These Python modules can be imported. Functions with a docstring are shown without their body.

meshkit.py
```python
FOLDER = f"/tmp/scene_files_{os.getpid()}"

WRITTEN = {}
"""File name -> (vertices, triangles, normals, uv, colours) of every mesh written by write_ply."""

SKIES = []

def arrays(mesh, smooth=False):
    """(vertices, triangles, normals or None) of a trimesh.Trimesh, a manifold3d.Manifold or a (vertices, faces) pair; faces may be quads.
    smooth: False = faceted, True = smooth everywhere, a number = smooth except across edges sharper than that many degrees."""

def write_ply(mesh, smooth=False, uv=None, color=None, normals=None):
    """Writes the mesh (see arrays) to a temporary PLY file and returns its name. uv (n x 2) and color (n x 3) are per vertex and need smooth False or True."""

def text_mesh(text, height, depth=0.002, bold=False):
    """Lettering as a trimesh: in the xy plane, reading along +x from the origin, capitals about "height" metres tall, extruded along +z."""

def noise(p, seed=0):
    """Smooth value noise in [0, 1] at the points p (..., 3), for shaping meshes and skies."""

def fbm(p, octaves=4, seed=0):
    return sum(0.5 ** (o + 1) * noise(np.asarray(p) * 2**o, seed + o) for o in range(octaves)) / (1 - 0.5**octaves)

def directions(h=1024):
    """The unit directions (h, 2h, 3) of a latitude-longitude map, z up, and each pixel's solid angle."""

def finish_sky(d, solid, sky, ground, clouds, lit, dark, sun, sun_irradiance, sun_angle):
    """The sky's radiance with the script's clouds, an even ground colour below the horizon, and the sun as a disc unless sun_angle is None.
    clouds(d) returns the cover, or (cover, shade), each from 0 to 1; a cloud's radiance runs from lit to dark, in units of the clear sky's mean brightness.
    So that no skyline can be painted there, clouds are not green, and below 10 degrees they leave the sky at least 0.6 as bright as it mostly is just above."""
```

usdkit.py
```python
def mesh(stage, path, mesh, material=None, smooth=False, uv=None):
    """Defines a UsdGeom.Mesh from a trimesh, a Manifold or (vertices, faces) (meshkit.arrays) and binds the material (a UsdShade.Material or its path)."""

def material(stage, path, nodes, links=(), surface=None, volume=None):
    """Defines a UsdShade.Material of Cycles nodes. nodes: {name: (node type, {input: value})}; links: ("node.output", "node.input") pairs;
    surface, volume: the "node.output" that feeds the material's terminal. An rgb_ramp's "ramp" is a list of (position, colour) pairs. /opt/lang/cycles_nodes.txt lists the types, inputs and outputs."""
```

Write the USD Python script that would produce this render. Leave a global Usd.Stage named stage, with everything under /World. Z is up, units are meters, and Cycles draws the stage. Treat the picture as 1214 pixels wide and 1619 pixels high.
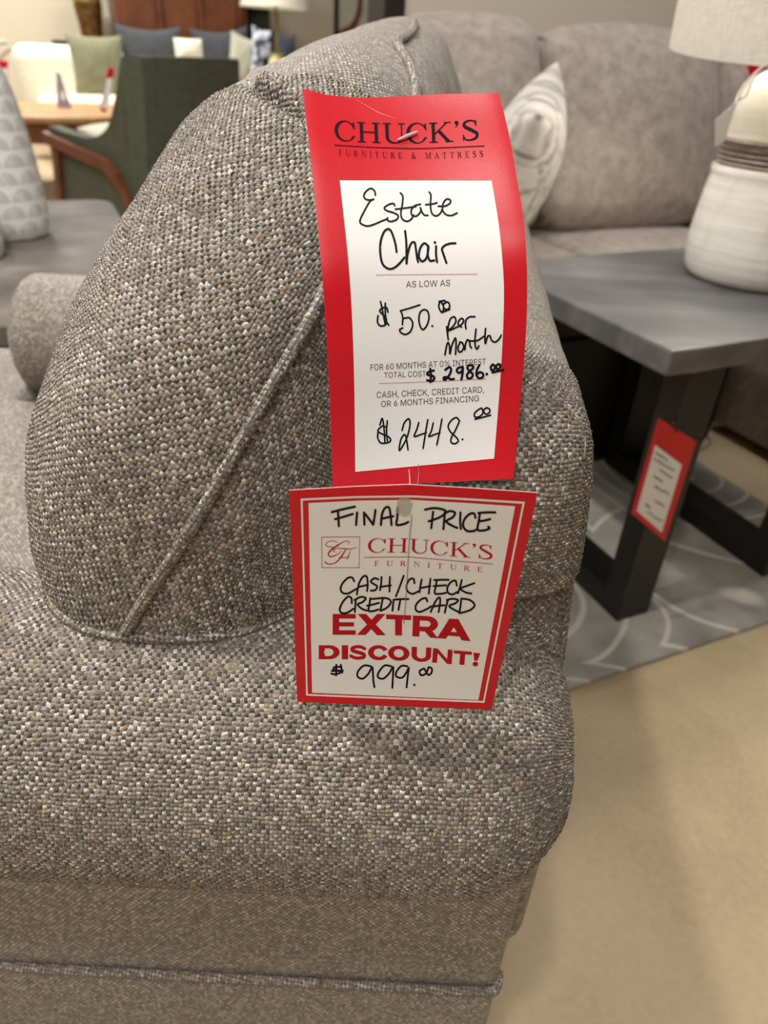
import math, random
import numpy as np, trimesh, usdkit, meshkit
from pxr import Usd, UsdGeom, UsdLux, UsdShade, Gf, Sdf
from scipy.interpolate import LinearNDInterpolator, CubicSpline
from shapely.geometry import Polygon, LineString, Point, box as sbox, MultiPolygon
from shapely import affinity
from shapely.ops import unary_union
from scipy.spatial import cKDTree

rng = np.random.default_rng(7)
stage = Usd.Stage.CreateInMemory()
UsdGeom.SetStageUpAxis(stage, 'Z'); UsdGeom.SetStageMetersPerUnit(stage, 1.0)
UsdGeom.Xform.Define(stage, '/World')

# ------------------------------------------------------------------ camera
W, H, F = 1214, 1619, 1110.0                       # picture size and focal length, in pixels
PITCH, ROLL, EYE = math.radians(33.2), math.radians(2.9), np.array([0, 0, 0.95])
_f = np.array([0, math.cos(PITCH), -math.sin(PITCH)]); _u = np.array([0, math.sin(PITCH), math.cos(PITCH)]); _x = np.array([1.0, 0, 0])
CX = math.cos(ROLL) * _x + math.sin(ROLL) * _u; CU = -math.sin(ROLL) * _x + math.cos(ROLL) * _u; CF = _f
cam = UsdGeom.Camera.Define(stage, '/World/Camera')
FL = 24.0
cam.CreateFocalLengthAttr(FL); cam.CreateHorizontalApertureAttr(FL * W / F); cam.CreateVerticalApertureAttr(FL * H / F)
cam.CreateFStopAttr(7.0); cam.CreateFocusDistanceAttr(0.40); cam.CreateClippingRangeAttr(Gf.Vec2f(0.02, 100))
cam.CreateExposureAttr(0.90)
cam.AddTransformOp().Set(Gf.Matrix4d(*CX, 0, *CU, 0, *(-CF), 0, *EYE, 1))

def ray(px, py): return CF + CX * (px - W / 2) / F - CU * (py - H / 2) / F
def on_z(px, py, z): d = ray(px, py); return EYE + d * (z - EYE[2]) / d[2]
def on_y(px, py, y): d = ray(px, py); return EYE + d * y / d[1]
def at_d(px, py, t): return EYE + ray(px, py) * t
def project(P):
    v = np.asarray(P, float) - EYE; z = v @ CF
    return np.stack([W / 2 + F * (v @ CX) / z, H / 2 - F * (v @ CU) / z], -1)

# the showroom stands turned by 25.3 degrees against the camera: a runs along the sofa, b away from us
YAW = math.radians(25.3)
E1 = np.array([math.cos(YAW), math.sin(YAW), 0]); E2 = np.array([-math.sin(YAW), math.cos(YAW), 0])
def R(a, b, z=0.0): return E1 * a + E2 * b + np.array([0, 0, z])
def RM(p): p = np.asarray(p, float); return p[..., :1] * E1 + p[..., 1:2] * E2 + p[..., 2:] * np.array([0, 0, 1.0])
def ab(p): return float(p @ E1), float(p @ E2)
def on_b(px, py, b): d = ray(px, py); return EYE + d * (b - EYE @ E2) / (d @ E2)
def on_a(px, py, a): d = ray(px, py); return EYE + d * (a - EYE @ E1) / (d @ E1)

# ------------------------------------------------------------------ lights
def rect_light(name, pos, w, h, power, col, rot=(0, 0, 0)):
    l = UsdLux.RectLight.Define(stage, '/World/' + name); l.CreateWidthAttr(w); l.CreateHeightAttr(h)
    l.CreateIntensityAttr(power); l.CreateColorAttr(Gf.Vec3f(*col)); l.AddTranslateOp().Set(Gf.Vec3d(*pos)); l.AddRotateXYZOp().Set(Gf.Vec3f(*rot))
def spot(name, pos, r, power, col=(1, .96, .90)):
    l = UsdLux.DiskLight.Define(stage, '/World/' + name); l.CreateRadiusAttr(r)
    l.CreateIntensityAttr(power); l.CreateColorAttr(Gf.Vec3f(*col)); l.AddTranslateOp().Set(Gf.Vec3d(*pos))
CEIL = 2.9
WARM = (1.0, .98, .95)
rect_light('ceiling_panel', (-1.3, 0.9, CEIL - .03), 1.2, .6, 7, WARM)
rect_light('ceiling_panel_001', (0.9, 2.1, CEIL - .03), 1.2, .6, 5, WARM)
rect_light('ceiling_panel_002', (-2.6, 4.6, CEIL - .03), 1.2, .6, 14, WARM)
rect_light('ceiling_panel_003', (-0.6, -1.3, CEIL - .03), 1.2, .6, 7, WARM)  # unseen soft fill added behind the camera to brighten the discount card
rect_light('ceiling_panel_004', (-3.4, 6.6, CEIL - .03), 1.2, .6, 24, WARM)
rect_light('ceiling_panel_005', (-1.2, 7.0, CEIL - .03), 1.2, .6, 12, WARM)
spot('downlight', (-0.75, 0.50, CEIL - .03), .06, 420)
spot('downlight_004', (-0.35, -0.40, CEIL - .03), .06, 260)
spot('downlight_001', (1.1, 1.7, CEIL - .03), .06, 160)
spot('downlight_002', (-1.9, 2.6, CEIL - .03), .06, 260)
spot('downlight_003', (-3.2, 6.6, CEIL - .03), .06, 420)

# ------------------------------------------------------------------ materials
class Ref(tuple): pass
class G:
    def __init__(s): s.nodes, s.links = {}, []
    def n(s, kind, **kw):
        name = f'n{len(s.nodes)}'; vals = {}
        for k, v in kw.items():
            if isinstance(v, Ref): s.links.append((f'{v[0]}.{v[1]}', f'{name}.{k}'))
            else: vals[k] = v
        s.nodes[name] = (kind, vals)
        return lambda out: Ref((name, out))
    def m(s, op, a, b=None, c=None):
        kw = {'math_type': op, 'value1': a}
        if b is not None: kw['value2'] = b
        if c is not None: kw['value3'] = c
        return s.n('math', **kw)('value')
    def build(s, name, surf): return usdkit.material(stage, '/World/Looks/' + name, s.nodes, s.links, surface=f'{surf[0]}.{surf[1]}')
def plain(name, col, rough=.6, bump=0, bscale=200, var=0, vscale=20, **kw):
    g = G(); args = dict(base_color=col, roughness=rough, **kw); P = g.n('texture_coordinate')('object')
    if var:
        no = g.n('noise_texture', vector=P, scale=vscale, detail=4.0)('fac')
        lo, hi = [c * (1 - var) for c in col], [min(1, c * (1 + var)) for c in col]
        args['base_color'] = g.n('rgb_ramp', fac=no, ramp=[(.3, lo), (.7, hi)])('color')
    if bump:
        nb = g.n('noise_texture', vector=P, scale=bscale, detail=3.0)('fac')
        args['normal'] = g.n('bump', height=nb, distance=bump, strength=1.0)('normal')
    return g.build(name, g.n('principled_bsdf', **args)('BSDF'))

def weave(name, warp, weft, dist=.0005, rough=.5):
    """Plain weave; the UV map counts yarns (the meshes carry the matching relief): thick warp tufts over thin light weft, each with a tone of its own."""
    g = G(); m = g.m
    uv = g.n('uvmap', attribute='st')('UV'); s = g.n('separate_xyz', vector=uv); su, sv = s('x'), s('y')
    fu, fv, iu, iv = m('fraction', su), m('fraction', sv), m('floor', su), m('floor', sv)
    par = m('floored_modulo', m('add', iu, iv), 2.0)
    rnd = g.n('white_noise_texture', dimensions='3D', vector=g.n('combine_xyz', x=iu, y=iv, z=0.0)('vector')); r1 = rnd('value')
    hu, hv = m('sine', m('multiply', fu, math.pi)), m('sine', m('multiply', fv, math.pi))
    h = g.n('mix_float', fac=par, a=m('multiply', m('power', hv, 1.4), m('multiply_add', hu, .5, .5)), b=m('multiply', m('sqrt', hu), m('multiply_add', hv, .6, .4)))('result')
    fw = g.n('noise_texture', vector=g.n('mapping', vector=uv, scale=(8.0, 1.3, 1))('vector'), scale=1.0, detail=2.0)('fac')
    ff = g.n('noise_texture', vector=g.n('mapping', vector=uv, scale=(1.3, 8.0, 1))('vector'), scale=1.0, detail=2.0)('fac')
    fib = g.n('mix_float', fac=par, a=ff, b=fw)('result')
    hh = m('add', m('multiply', h, .8), m('multiply', fib, .8))
    cw = g.n('rgb_ramp', fac=r1, ramp=warp)('color'); cf = g.n('rgb_ramp', fac=r1, ramp=weft)('color')
    col = g.n('mix_color', fac=par, a=cf, b=cw)('result')
    fibc = g.n('rgb_ramp', fac=fib, ramp=[(.28, (.35, .34, .32)), (.5, (.9, .9, .9)), (.72, (1.9, 1.88, 1.84))])('color')
    col = g.n('mix_color', blend_type='multiply', fac=.9, a=col, b=fibc, use_clamp=False)('result')
    nrm = g.n('bump', height=hh, distance=dist, strength=1.0)('normal')
    return g.build(name, g.n('principled_bsdf', base_color=col, roughness=rough, normal=nrm, sheen_weight=.2, sheen_roughness=.4, specular_ior_level=.5)('BSDF'))
WARP = [(0, (.085, .070, .053)), (.3, (.135, .115, .090)), (.6, (.18, .155, .122)), (.88, (.225, .195, .156)), (.95, (.34, .30, .245)), (.965, (.33, .20, .085)), (1, (.40, .355, .285))]
WEFT = [(0, (.21, .182, .143)), (.35, (.33, .292, .235)), (.75, (.47, .43, .36)), (1, (.68, .64, .56))]
tweed = weave('tweed_fabric', WARP, WEFT)
PITCH_Y = .0025
def yarns(uv, rot=0.0, pitch=PITCH_Y, wob=.5):
    """metres on the cloth -> yarn counts, with the unevenness of a slubby weave."""
    c, s_ = math.cos(rot), math.sin(rot); q = np.stack([uv[..., 0] * c - uv[..., 1] * s_, uv[..., 0] * s_ + uv[..., 1] * c], -1) / np.array([pitch, pitch * 1.12])
    n = np.concatenate([q * .45, 0 * q[..., :1]], -1)
    return q + wob * 2 * np.stack([meshkit.fbm(n, 2, 11) - .5, meshkit.fbm(n, 2, 23) - .5], -1)
def relief(y):
    """Height of the weave, 0 to about 1."""
    i = np.floor(y).astype(np.int64); f = y - i; par = (i.sum(-1) % 2)
    hs = ((i[..., 0] * 73856093) ^ (i[..., 1] * 19349663)) & 0xFFFF; amp = .72 + .5 * ((hs * 40503) & 0xFFFF) / 65535.0
    hu, hv = np.sin(np.pi * f[..., 0]), np.sin(np.pi * f[..., 1])
    return np.where(par == 1, np.sqrt(hu) * (.35 + .65 * hv), .80 * hv ** 1.3 * (.55 + .45 * hu)) * amp
SOFAW = [(0, (.22, .195, .175)), (.5, (.31, .28, .255)), (1, (.42, .385, .355))]

def chenille(name, lo, hi, bump=.0012, scale=26, rough=.85, sheen=.25):
    g = G(); P = g.n('geometry')('position')
    a = g.n('noise_texture', vector=P, scale=scale, detail=6.0, roughness=.65)('fac')
    fine = g.n('noise_texture', vector=g.n('mapping', vector=P, scale=(1, 1, .35))('vector'), scale=520.0, detail=2.0)('fac')
    mix = g.m('add', g.m('multiply', a, .6), g.m('multiply', fine, .4))
    col = g.n('rgb_ramp', fac=mix, ramp=[(.36, lo), (.64, hi)])('color')
    nrm = g.n('bump', height=mix, distance=bump, strength=1.0)('normal')
    return g.build(name, g.n('principled_bsdf', base_color=col, roughness=rough, normal=nrm, sheen_weight=sheen, sheen_roughness=.4)('BSDF'))
M = {}
M['sofa'] = chenille('grey_chenille', (.21, .175, .145), (.41, .355, .305))
M['sofa_dark'] = chenille('sofa_plinth', (.10, .085, .07), (.16, .135, .11))
M['cream'] = chenille('cream_boucle', (.68, .62, .47), (.86, .81, .66), scale=40)
M['green'] = chenille('green_felt', (.078, .088, .058), (.115, .13, .087), bump=.0005, sheen=.06)
M['sage'] = chenille('sage_fabric', (.165, .165, .09), (.24, .235, .14))
M['charcoal'] = chenille('charcoal_fabric', (.035, .039, .043), (.06, .066, .072))
M['navy'] = chenille('navy_fabric', (.015, .02, .03), (.035, .042, .06))
M['palesage'] = chenille('pale_sage_fabric', (.38, .37, .27), (.5, .48, .37))
M['black'] = plain('black_metal', (.008, .008, .008), .42)
M['walnut'] = plain('walnut', (.17, .055, .022), .4, var=.25, vscale=12)
M['mahogany'] = plain('mahogany', (.11, .034, .012), .38, var=.3, vscale=6)
M['espresso'] = plain('espresso', (.012, .009, .007), .5)
M['oak'] = plain('oak', (.42, .23, .09), .45, var=.2, vscale=10)
M['wall'] = plain('wall_paint', (.62, .55, .42), .8, bump=.0004, bscale=300)
M['wall_grey'] = plain('wall_paint_grey', (.56, .50, .41), .8, bump=.0004, bscale=300)
M['ceiling'] = plain('ceiling_dark', (.22, .20, .17), .9)
M['white_paper'] = plain('white_paper', (.87, .87, .85), .5)
M['red_card'] = plain('red_card', (.62, .008, .018), .27, bump=.00003, bscale=1800, specular_ior_level=.35)
M['red_ink'] = plain('red_ink', (.50, .008, .014), .6, specular_ior_level=.15)
M['black_ink'] = plain('black_ink', (.006, .006, .010), .6, specular_ior_level=.15)
M['dark_print'] = plain('dark_print', (.012, .006, .010), .7, specular_ior_level=.1)
M['rose_ink'] = plain('rose_ink', (.55, .22, .22), .5)
M['crease'] = plain('card_crease', (.80, .16, .14), .5)
M['pink_plastic'] = plain('fastener_plastic', (.85, .62, .64), .3, transmission_weight=.2)
M['clear_plastic'] = plain('clear_plastic', (.85, .83, .8), .15, transmission_weight=.75, thin_wall=True)
M['thread'] = plain('thread', (.30, .26, .22), .4)
M['ceramic'] = None; M['brass'] = plain('antique_brass', (.16, .085, .025), .35, var=.6, vscale=18, metallic=.7)
M['gold'] = plain('satin_gold', (.55, .40, .16), .35, metallic=.9)
M['linen'] = None
def g_bulb():
    g = G(); return g.build('lit_bulb', g.n('emission', color=(1, .92, .80), strength=160.0)('emission'))
M['bulb'] = g_bulb()
M['string'] = plain('white_string', (.75, .72, .66), .8)
M['lilac'] = plain('lilac_acrylic', (.34, .30, .38), .25)
M['bent'] = plain('pale_bentwood', (.52, .47, .38), .5)
M['grey_print'] = plain('grey_print', (.10, .095, .085), .7, specular_ior_level=.1)
def g_ceramic():
    g = G(); P = g.n('texture_coordinate')('object')
    st = g.n('noise_texture', vector=g.n('mapping', vector=P, scale=(3, 3, 70))('vector'), scale=1.0, detail=4.0)('fac')
    col = g.n('rgb_ramp', fac=st, ramp=[(.3, (.70, .66, .57)), (.5, (.80, .775, .70)), (.7, (.87, .85, .79))])('color')
    nrm = g.n('bump', height=st, distance=.002, strength=1.0)('normal')
    return g.build('white_ceramic', g.n('principled_bsdf', base_color=col, roughness=.42, normal=nrm)('BSDF'))
M['ceramic'] = g_ceramic()
def g_band():
    g = G(); P = g.n('texture_coordinate')('object')
    w = g.n('wave_texture', wave_type='bands', bands_direction='z', vector=P, scale=40.0, distortion=1.2, detail=2.0, detail_scale=6.0)('fac')
    n = g.n('noise_texture', vector=g.n('mapping', vector=P, scale=(40, 40, 120))('vector'), scale=1.0, detail=3.0)('fac')
    col = g.n('rgb_ramp', fac=g.m('multiply', g.m('add', w, n), .5), ramp=[(.25, (.10, .07, .05)), (.5, (.24, .18, .14)), (.75, (.50, .43, .37))])('color')
    return g.build('rope_band', g.n('principled_bsdf', base_color=col, roughness=.75, normal=g.n('bump', height=w, distance=.002)('normal'))('BSDF'))
M['band'] = g_band()
def g_linen():
    g = G(); P = g.n('texture_coordinate')('object')
    a = g.n('noise_texture', vector=g.n('mapping', vector=P, scale=(30, 30, 500))('vector'), scale=1.0, detail=3.0)('fac')
    b = g.n('noise_texture', vector=g.n('mapping', vector=P, scale=(300, 300, 20))('vector'), scale=1.0, detail=3.0)('fac')
    col = g.n('rgb_ramp', fac=g.m('multiply', g.m('add', a, b), .5), ramp=[(.35, (.60, .575, .53)), (.65, (.78, .76, .71))])('color')
    d = g.n('principled_bsdf', base_color=col, roughness=.9)('BSDF'); t = g.n('translucent_bsdf', color=col)('BSDF')
    return g.build('linen_shade', g.n('mix_closure', fac=.25, closure1=d, closure2=t)('closure'))
M['linen'] = g_linen()
def g_floor():
    g = G(); P = g.n('geometry')('position')
    a = g.n('noise_texture', vector=P, scale=2.2, detail=6.0, roughness=.6)('fac')
    b = g.n('noise_texture', vector=P, scale=90.0, detail=3.0)('fac')
    col = g.n('rgb_ramp', fac=g.m('add', g.m('multiply', a, .75), g.m('multiply', b, .25)), ramp=[(.3, (.40, .30, .18)), (.5, (.50, .385, .24)), (.7, (.57, .45, .29))])('color')
    return g.build('tan_concrete', g.n('principled_bsdf', base_color=col, roughness=.55, specular_ior_level=.35, normal=g.n('bump', height=b, distance=.0004)('normal'))('BSDF'))
M['floor'] = g_floor()
def g_rug():
    g = G(); P = g.n('geometry')('position')
    d = g.n('noise_texture', vector=P, scale=1.6, detail=1.0)('color')
    Pw = g.n('vector_math', math_type='multiply_add', vector1=d, vector2=(.5, .5, 0), vector3=P)('vector')
    w = g.n('voronoi_texture', vector=g.n('mapping', vector=Pw, scale=(2.3, 2.3, 0))('vector'), scale=1.0, feature='f1')('distance')
    r = g.m('pingpong', g.m('multiply', w, 13.0), 1.0)
    line = g.n('rgb_ramp', fac=r, ramp=[(.80, (0, 0, 0)), (.93, (1, 1, 1))])('color')
    a = g.n('noise_texture', vector=P, scale=7.0, detail=5.0)('fac')
    base = g.n('rgb_ramp', fac=a, ramp=[(.3, (.20, .185, .155)), (.5, (.31, .29, .25)), (.7, (.42, .395, .345))])('color')
    col = g.n('mix_color', fac=line, a=base, b=(.62, .58, .49))('result')
    f = g.n('noise_texture', vector=P, scale=400.0, detail=2.0)('fac')
    return g.build('rug_pile', g.n('principled_bsdf', base_color=col, roughness=.9, sheen_weight=.3, normal=g.n('bump', height=f, distance=.002)('normal'))('BSDF'))
M['rug'] = g_rug()
def g_greywood():
    g = G(); P = g.n('geometry')('position')
    a = g.n('noise_texture', vector=g.n('mapping', vector=P, scale=(2.5, 14, 14), rotation=(0, 0, 0))('vector'), scale=1.0, detail=6.0, roughness=.6)('fac')
    b = g.n('noise_texture', vector=P, scale=3.0, detail=2.0)('fac')
    col = g.n('rgb_ramp', fac=g.m('add', g.m('multiply', a, .65), g.m('multiply', b, .35)), ramp=[(.3, (.055, .055, .058)), (.5, (.105, .105, .11)), (.68, (.20, .195, .20))])('color')
    return g.build('grey_wood', g.n('principled_bsdf', base_color=col, roughness=.42, normal=g.n('bump', height=a, distance=.0012)('normal'))('BSDF'))
M['greywood'] = g_greywood()
def g_coffee():
    g = G(); P = g.n('geometry')('position')
    a = g.n('noise_texture', vector=P, scale=5.0, detail=5.0)('fac')
    col = g.n('rgb_ramp', fac=a, ramp=[(.3, (.12, .108, .092)), (.55, (.185, .168, .142)), (.75, (.30, .275, .23))])('color')
    return g.build('weathered_top', g.n('principled_bsdf', base_color=col, roughness=.7, specular_ior_level=.25)('BSDF'))
M['coffee'] = g_coffee()
def g_scallop():
    """Rows of raised fish-scale fans on the vase: uv in scale units."""
    g = G(); m = g.m
    uv = g.n('uvmap', attribute='st')('UV'); s = g.n('separate_xyz', vector=uv); u, v = s('x'), s('y')
    iv = m('floor', v); uu = m('add', u, m('multiply', m('floored_modulo', iv, 2.0), .5))
    fu = m('subtract', m('fraction', uu), .5); fv = m('fraction', v)
    rad = m('sqrt', m('add', m('multiply', fu, fu), m('multiply', m('multiply', fv, fv), .36)))
    ring = m('sine', m('multiply', rad, 75.0))
    inside = m('less_than', rad, .46)
    fac = m('multiply', inside, m('multiply_add', ring, .5, .5))
    col = g.n('mix_color', fac=m('multiply', inside, m('multiply_add', ring, .35, .55)), a=(.80, .81, .81), b=(.60, .57, .52))('result')
    return g.build('scallop_glaze', g.n('principled_bsdf', base_color=col, roughness=.28, normal=g.n('bump', height=fac, distance=.002)('normal'))('BSDF'))
M['scallop'] = g_scallop()
def g_pillow():
    g = G(); uv = g.n('uvmap', attribute='st')('UV')
    w = g.n('voronoi_texture', vector=uv, scale=5.0, feature='distance_to_edge')('distance')
    n = g.n('noise_texture', vector=uv, scale=9.0, detail=3.0, distortion=1.5)('fac')
    k = g.m('add', g.m('multiply', w, 1.1), g.m('multiply', n, .7))
    col = g.n('rgb_ramp', fac=k, ramp=[(.30, (.26, .235, .20)), (.42, (.42, .39, .34)), (.5, (.62, .59, .53)), (.7, (.56, .53, .47))])('color')
    return g.build('leaf_jacquard', g.n('principled_bsdf', base_color=col, roughness=.55, sheen_weight=.4, normal=g.n('bump', height=k, distance=.003)('normal'))('BSDF'))
M['jacquard'] = g_pillow()
def g_spots(name, cols, scale):
    g = G(); P = g.n('texture_coordinate')('object')
    w = g.n('noise_texture', vector=P, scale=scale, detail=1.0)('fac')
    return g.build(name, g.n('principled_bsdf', base_color=g.n('rgb_ramp', fac=w, ramp=cols)('color'), roughness=.5)('BSDF'))
M['navy_white'] = g_spots('navy_white_print', [(.42, (.02, .025, .04)), (.5, (.35, .40, .48)), (.6, (.6, .62, .66))], 14)
M['amber_glass'] = g_spots('amber_green_glass', [(.40, (.75, .38, .06)), (.5, (.70, .62, .25)), (.6, (.30, .62, .42))], 9)
M['art'] = g_spots('abstract_art', [(.35, (.45, .45, .36)), (.6, (.55, .54, .45))], 5)

# ------------------------------------------------------------------ scene tree helpers
used = {}
def numbered(path):
    k = used.get(path, 0); used[path] = k + 1
    return path if k == 0 else f'{path}_{k:03d}'
def thing(name, label, cat, loc=(0, 0, 0), group=None, kind=None):
    x = UsdGeom.Xform.Define(stage, numbered('/World/' + name)); x.AddTranslateOp().Set(Gf.Vec3d(*map(float, loc)))
    p = x.GetPrim(); p.SetCustomDataByKey('label', label); p.SetCustomDataByKey('category', cat)
    if group: p.SetCustomDataByKey('group', group)
    p.SetCustomDataByKey; LOC[str(p.GetPath())] = np.array(loc, float)
    return p
LOC = {}
def part(name, mesh, mat, parent, smooth=40, uv=None, label=None):
    root = '/'.join(str(parent.GetPath()).split('/')[:3]); off = LOC.get(root, np.zeros(3))
    v, f = (np.asarray(mesh.vertices), np.asarray(mesh.faces)) if hasattr(mesh, 'vertices') else (np.asarray(mesh[0], float), np.asarray(mesh[1]))
    p = usdkit.mesh(stage, numbered(f'{parent.GetPath()}/{name}'), (v - off, f), mat, smooth=smooth, uv=uv).GetPrim()
    if label: p.SetCustomDataByKey('label', label)
    return p
def single(name, mesh, mat, label, cat, smooth=40, uv=None, group=None):
    p = usdkit.mesh(stage, numbered('/World/' + name), mesh if not hasattr(mesh, 'vertices') else (np.asarray(mesh.vertices), np.asarray(mesh.faces)), mat, smooth=smooth, uv=uv).GetPrim()
    p.SetCustomDataByKey('label', label); p.SetCustomDataByKey('category', cat)
    if group: p.SetCustomDataByKey('group', group)
    return p
def struct(name, mesh, mat):
    p = usdkit.mesh(stage, '/World/' + name, (np.asarray(mesh.vertices), np.asarray(mesh.faces)), mat).GetPrim(); p.SetCustomDataByKey('kind', 'structure'); return p

# ------------------------------------------------------------------ mesh helpers
cat_ = trimesh.util.concatenate
def rbox(lo, hi, r=.01, n=3, frame=None, puff=(0, 0, 0), seg=None):
    """A box with rounded edges and, with puff, crowned faces (metres per axis)."""
    lo, hi = np.array(lo, float), np.array(hi, float); c, h = (lo + hi) / 2, (hi - lo) / 2
    r = min(r, h.min() * .999); seg = seg or 6
    k = np.unique(np.concatenate([-1 + np.linspace(0, 1, n + 1) ** 1.0 * 0, [-1, 1]]))
    vs, fs, o = [], [], 0
    def axis(hh):
        a = np.linspace(0, np.pi / 2, n + 1)
        e = r * (1 - np.cos(a)) if False else r * np.tan(a / 2)
        inner = np.linspace(-(hh - r), hh - r, seg)
        return np.concatenate([-hh + e[:-1], inner, (hh - e[:-1])[::-1]])
    ax = [axis(x) for x in h]
    for d in range(3):
        i, j = (d + 1) % 3, (d + 2) % 3
        A, B = np.meshgrid(ax[i], ax[j], indexing='ij'); n1, n2 = A.shape
        for sgn in (-1, 1):
            P = np.zeros((n1, n2, 3)); P[..., i], P[..., j], P[..., d] = A, B, sgn * h[d]
            q = np.arange(n1 * n2).reshape(n1, n2); a, b, cc, dd = q[:-1, :-1], q[1:, :-1], q[1:, 1:], q[:-1, 1:]
            Q = np.stack([a, b, cc, dd], -1).reshape(-1, 4)
            if sgn < 0: Q = Q[:, ::-1]
            vs.append(P.reshape(-1, 3)); fs.append(Q + o); o += n1 * n2
    v, q = np.vstack(vs), np.vstack(fs)
    inner = np.clip(v, -(h - r), h - r); dlt = v - inner
    L = np.linalg.norm(dlt, axis=1, keepdims=True); v = inner + np.where(L > 0, dlt / np.maximum(L, 1e-12) * r, 0)
    t = v / h; pf = np.array(puff)
    for d in range(3):
        i, j = (d + 1) % 3, (d + 2) % 3
        v[:, d] += pf[d] * t[:, d] * np.clip(1 - t[:, i] ** 2, 0, 1) * np.clip(1 - t[:, j] ** 2, 0, 1)
    v = v + c
    if frame: v = frame(v)
    m = trimesh.Trimesh(v, np.vstack([q[:, [0, 1, 2]], q[:, [0, 2, 3]]]), process=False); m.merge_vertices(digits_vertex=7); return m
def tube(pts, r, sides=10, closed=False):
    p = np.asarray(pts, float); t = np.gradient(p, axis=0); t /= np.linalg.norm(t, axis=1, keepdims=True) + 1e-12
    a = np.cross(t[0], [0, 0, 1.0]); a = a if np.linalg.norm(a) > .1 else np.cross(t[0], [1.0, 0, 0]); A = []
    for k in range(len(p)):
        a = a - t[k] * (a @ t[k]); a /= np.linalg.norm(a); A.append(a.copy())
    A = np.array(A); B = np.cross(t, A); ang = np.arange(sides) * 2 * np.pi / sides; r = np.broadcast_to(r, (len(p),))
    v = p[:, None] + r[:, None, None] * (np.cos(ang)[None, :, None] * A[:, None] + np.sin(ang)[None, :, None] * B[:, None])
    n = len(p); i, j = np.meshgrid(np.arange(n - 1), np.arange(sides), indexing='ij')
    q = np.stack([i * sides + j, i * sides + (j + 1) % sides, (i + 1) * sides + (j + 1) % sides, (i + 1) * sides + j], -1).reshape(-1, 4)
    v = np.vstack([v.reshape(-1, 3), p[:1], p[-1:]]); c0, c1 = n * sides, n * sides + 1; jj = np.arange(sides)
    caps = np.vstack([np.stack([np.full(sides, c0), (jj + 1) % sides, jj], 1), np.stack([np.full(sides, c1), (n - 1) * sides + jj, (n - 1) * sides + (jj + 1) % sides], 1)])
    return trimesh.Trimesh(v, np.vstack([q[:, [0, 1, 2]], q[:, [0, 2, 3]], caps]), process=False)
def smooth_line(pts, n=60):
    p = np.asarray(pts, float)
    if len(p) < 3: return np.array([p[0] + (p[-1] - p[0]) * s for s in np.linspace(0, 1, n)])
    d = np.r_[0, np.cumsum(np.linalg.norm(np.diff(p, axis=0), axis=1) ** .5)]
    t = np.linspace(0, d[-1], n); out = []
    # centripetal Catmull-Rom through a Hermite spline
    m = np.zeros_like(p); m[1:-1] = (p[2:] - p[:-2]) / (d[2:] - d[:-2])[:, None]; m[0] = (p[1] - p[0]) / (d[1] - d[0]); m[-1] = (p[-1] - p[-2]) / (d[-1] - d[-2])
    k = np.clip(np.searchsorted(d, t, 'right') - 1, 0, len(p) - 2); hh = (d[k + 1] - d[k])[:, None]; s = ((t - d[k]) / (d[k + 1] - d[k]))[:, None]
    return (2 * s**3 - 3 * s**2 + 1) * p[k] + (s**3 - 2 * s**2 + s) * hh * m[k] + (-2 * s**3 + 3 * s**2) * p[k + 1] + (s**3 - s**2) * hh * m[k + 1]
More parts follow.
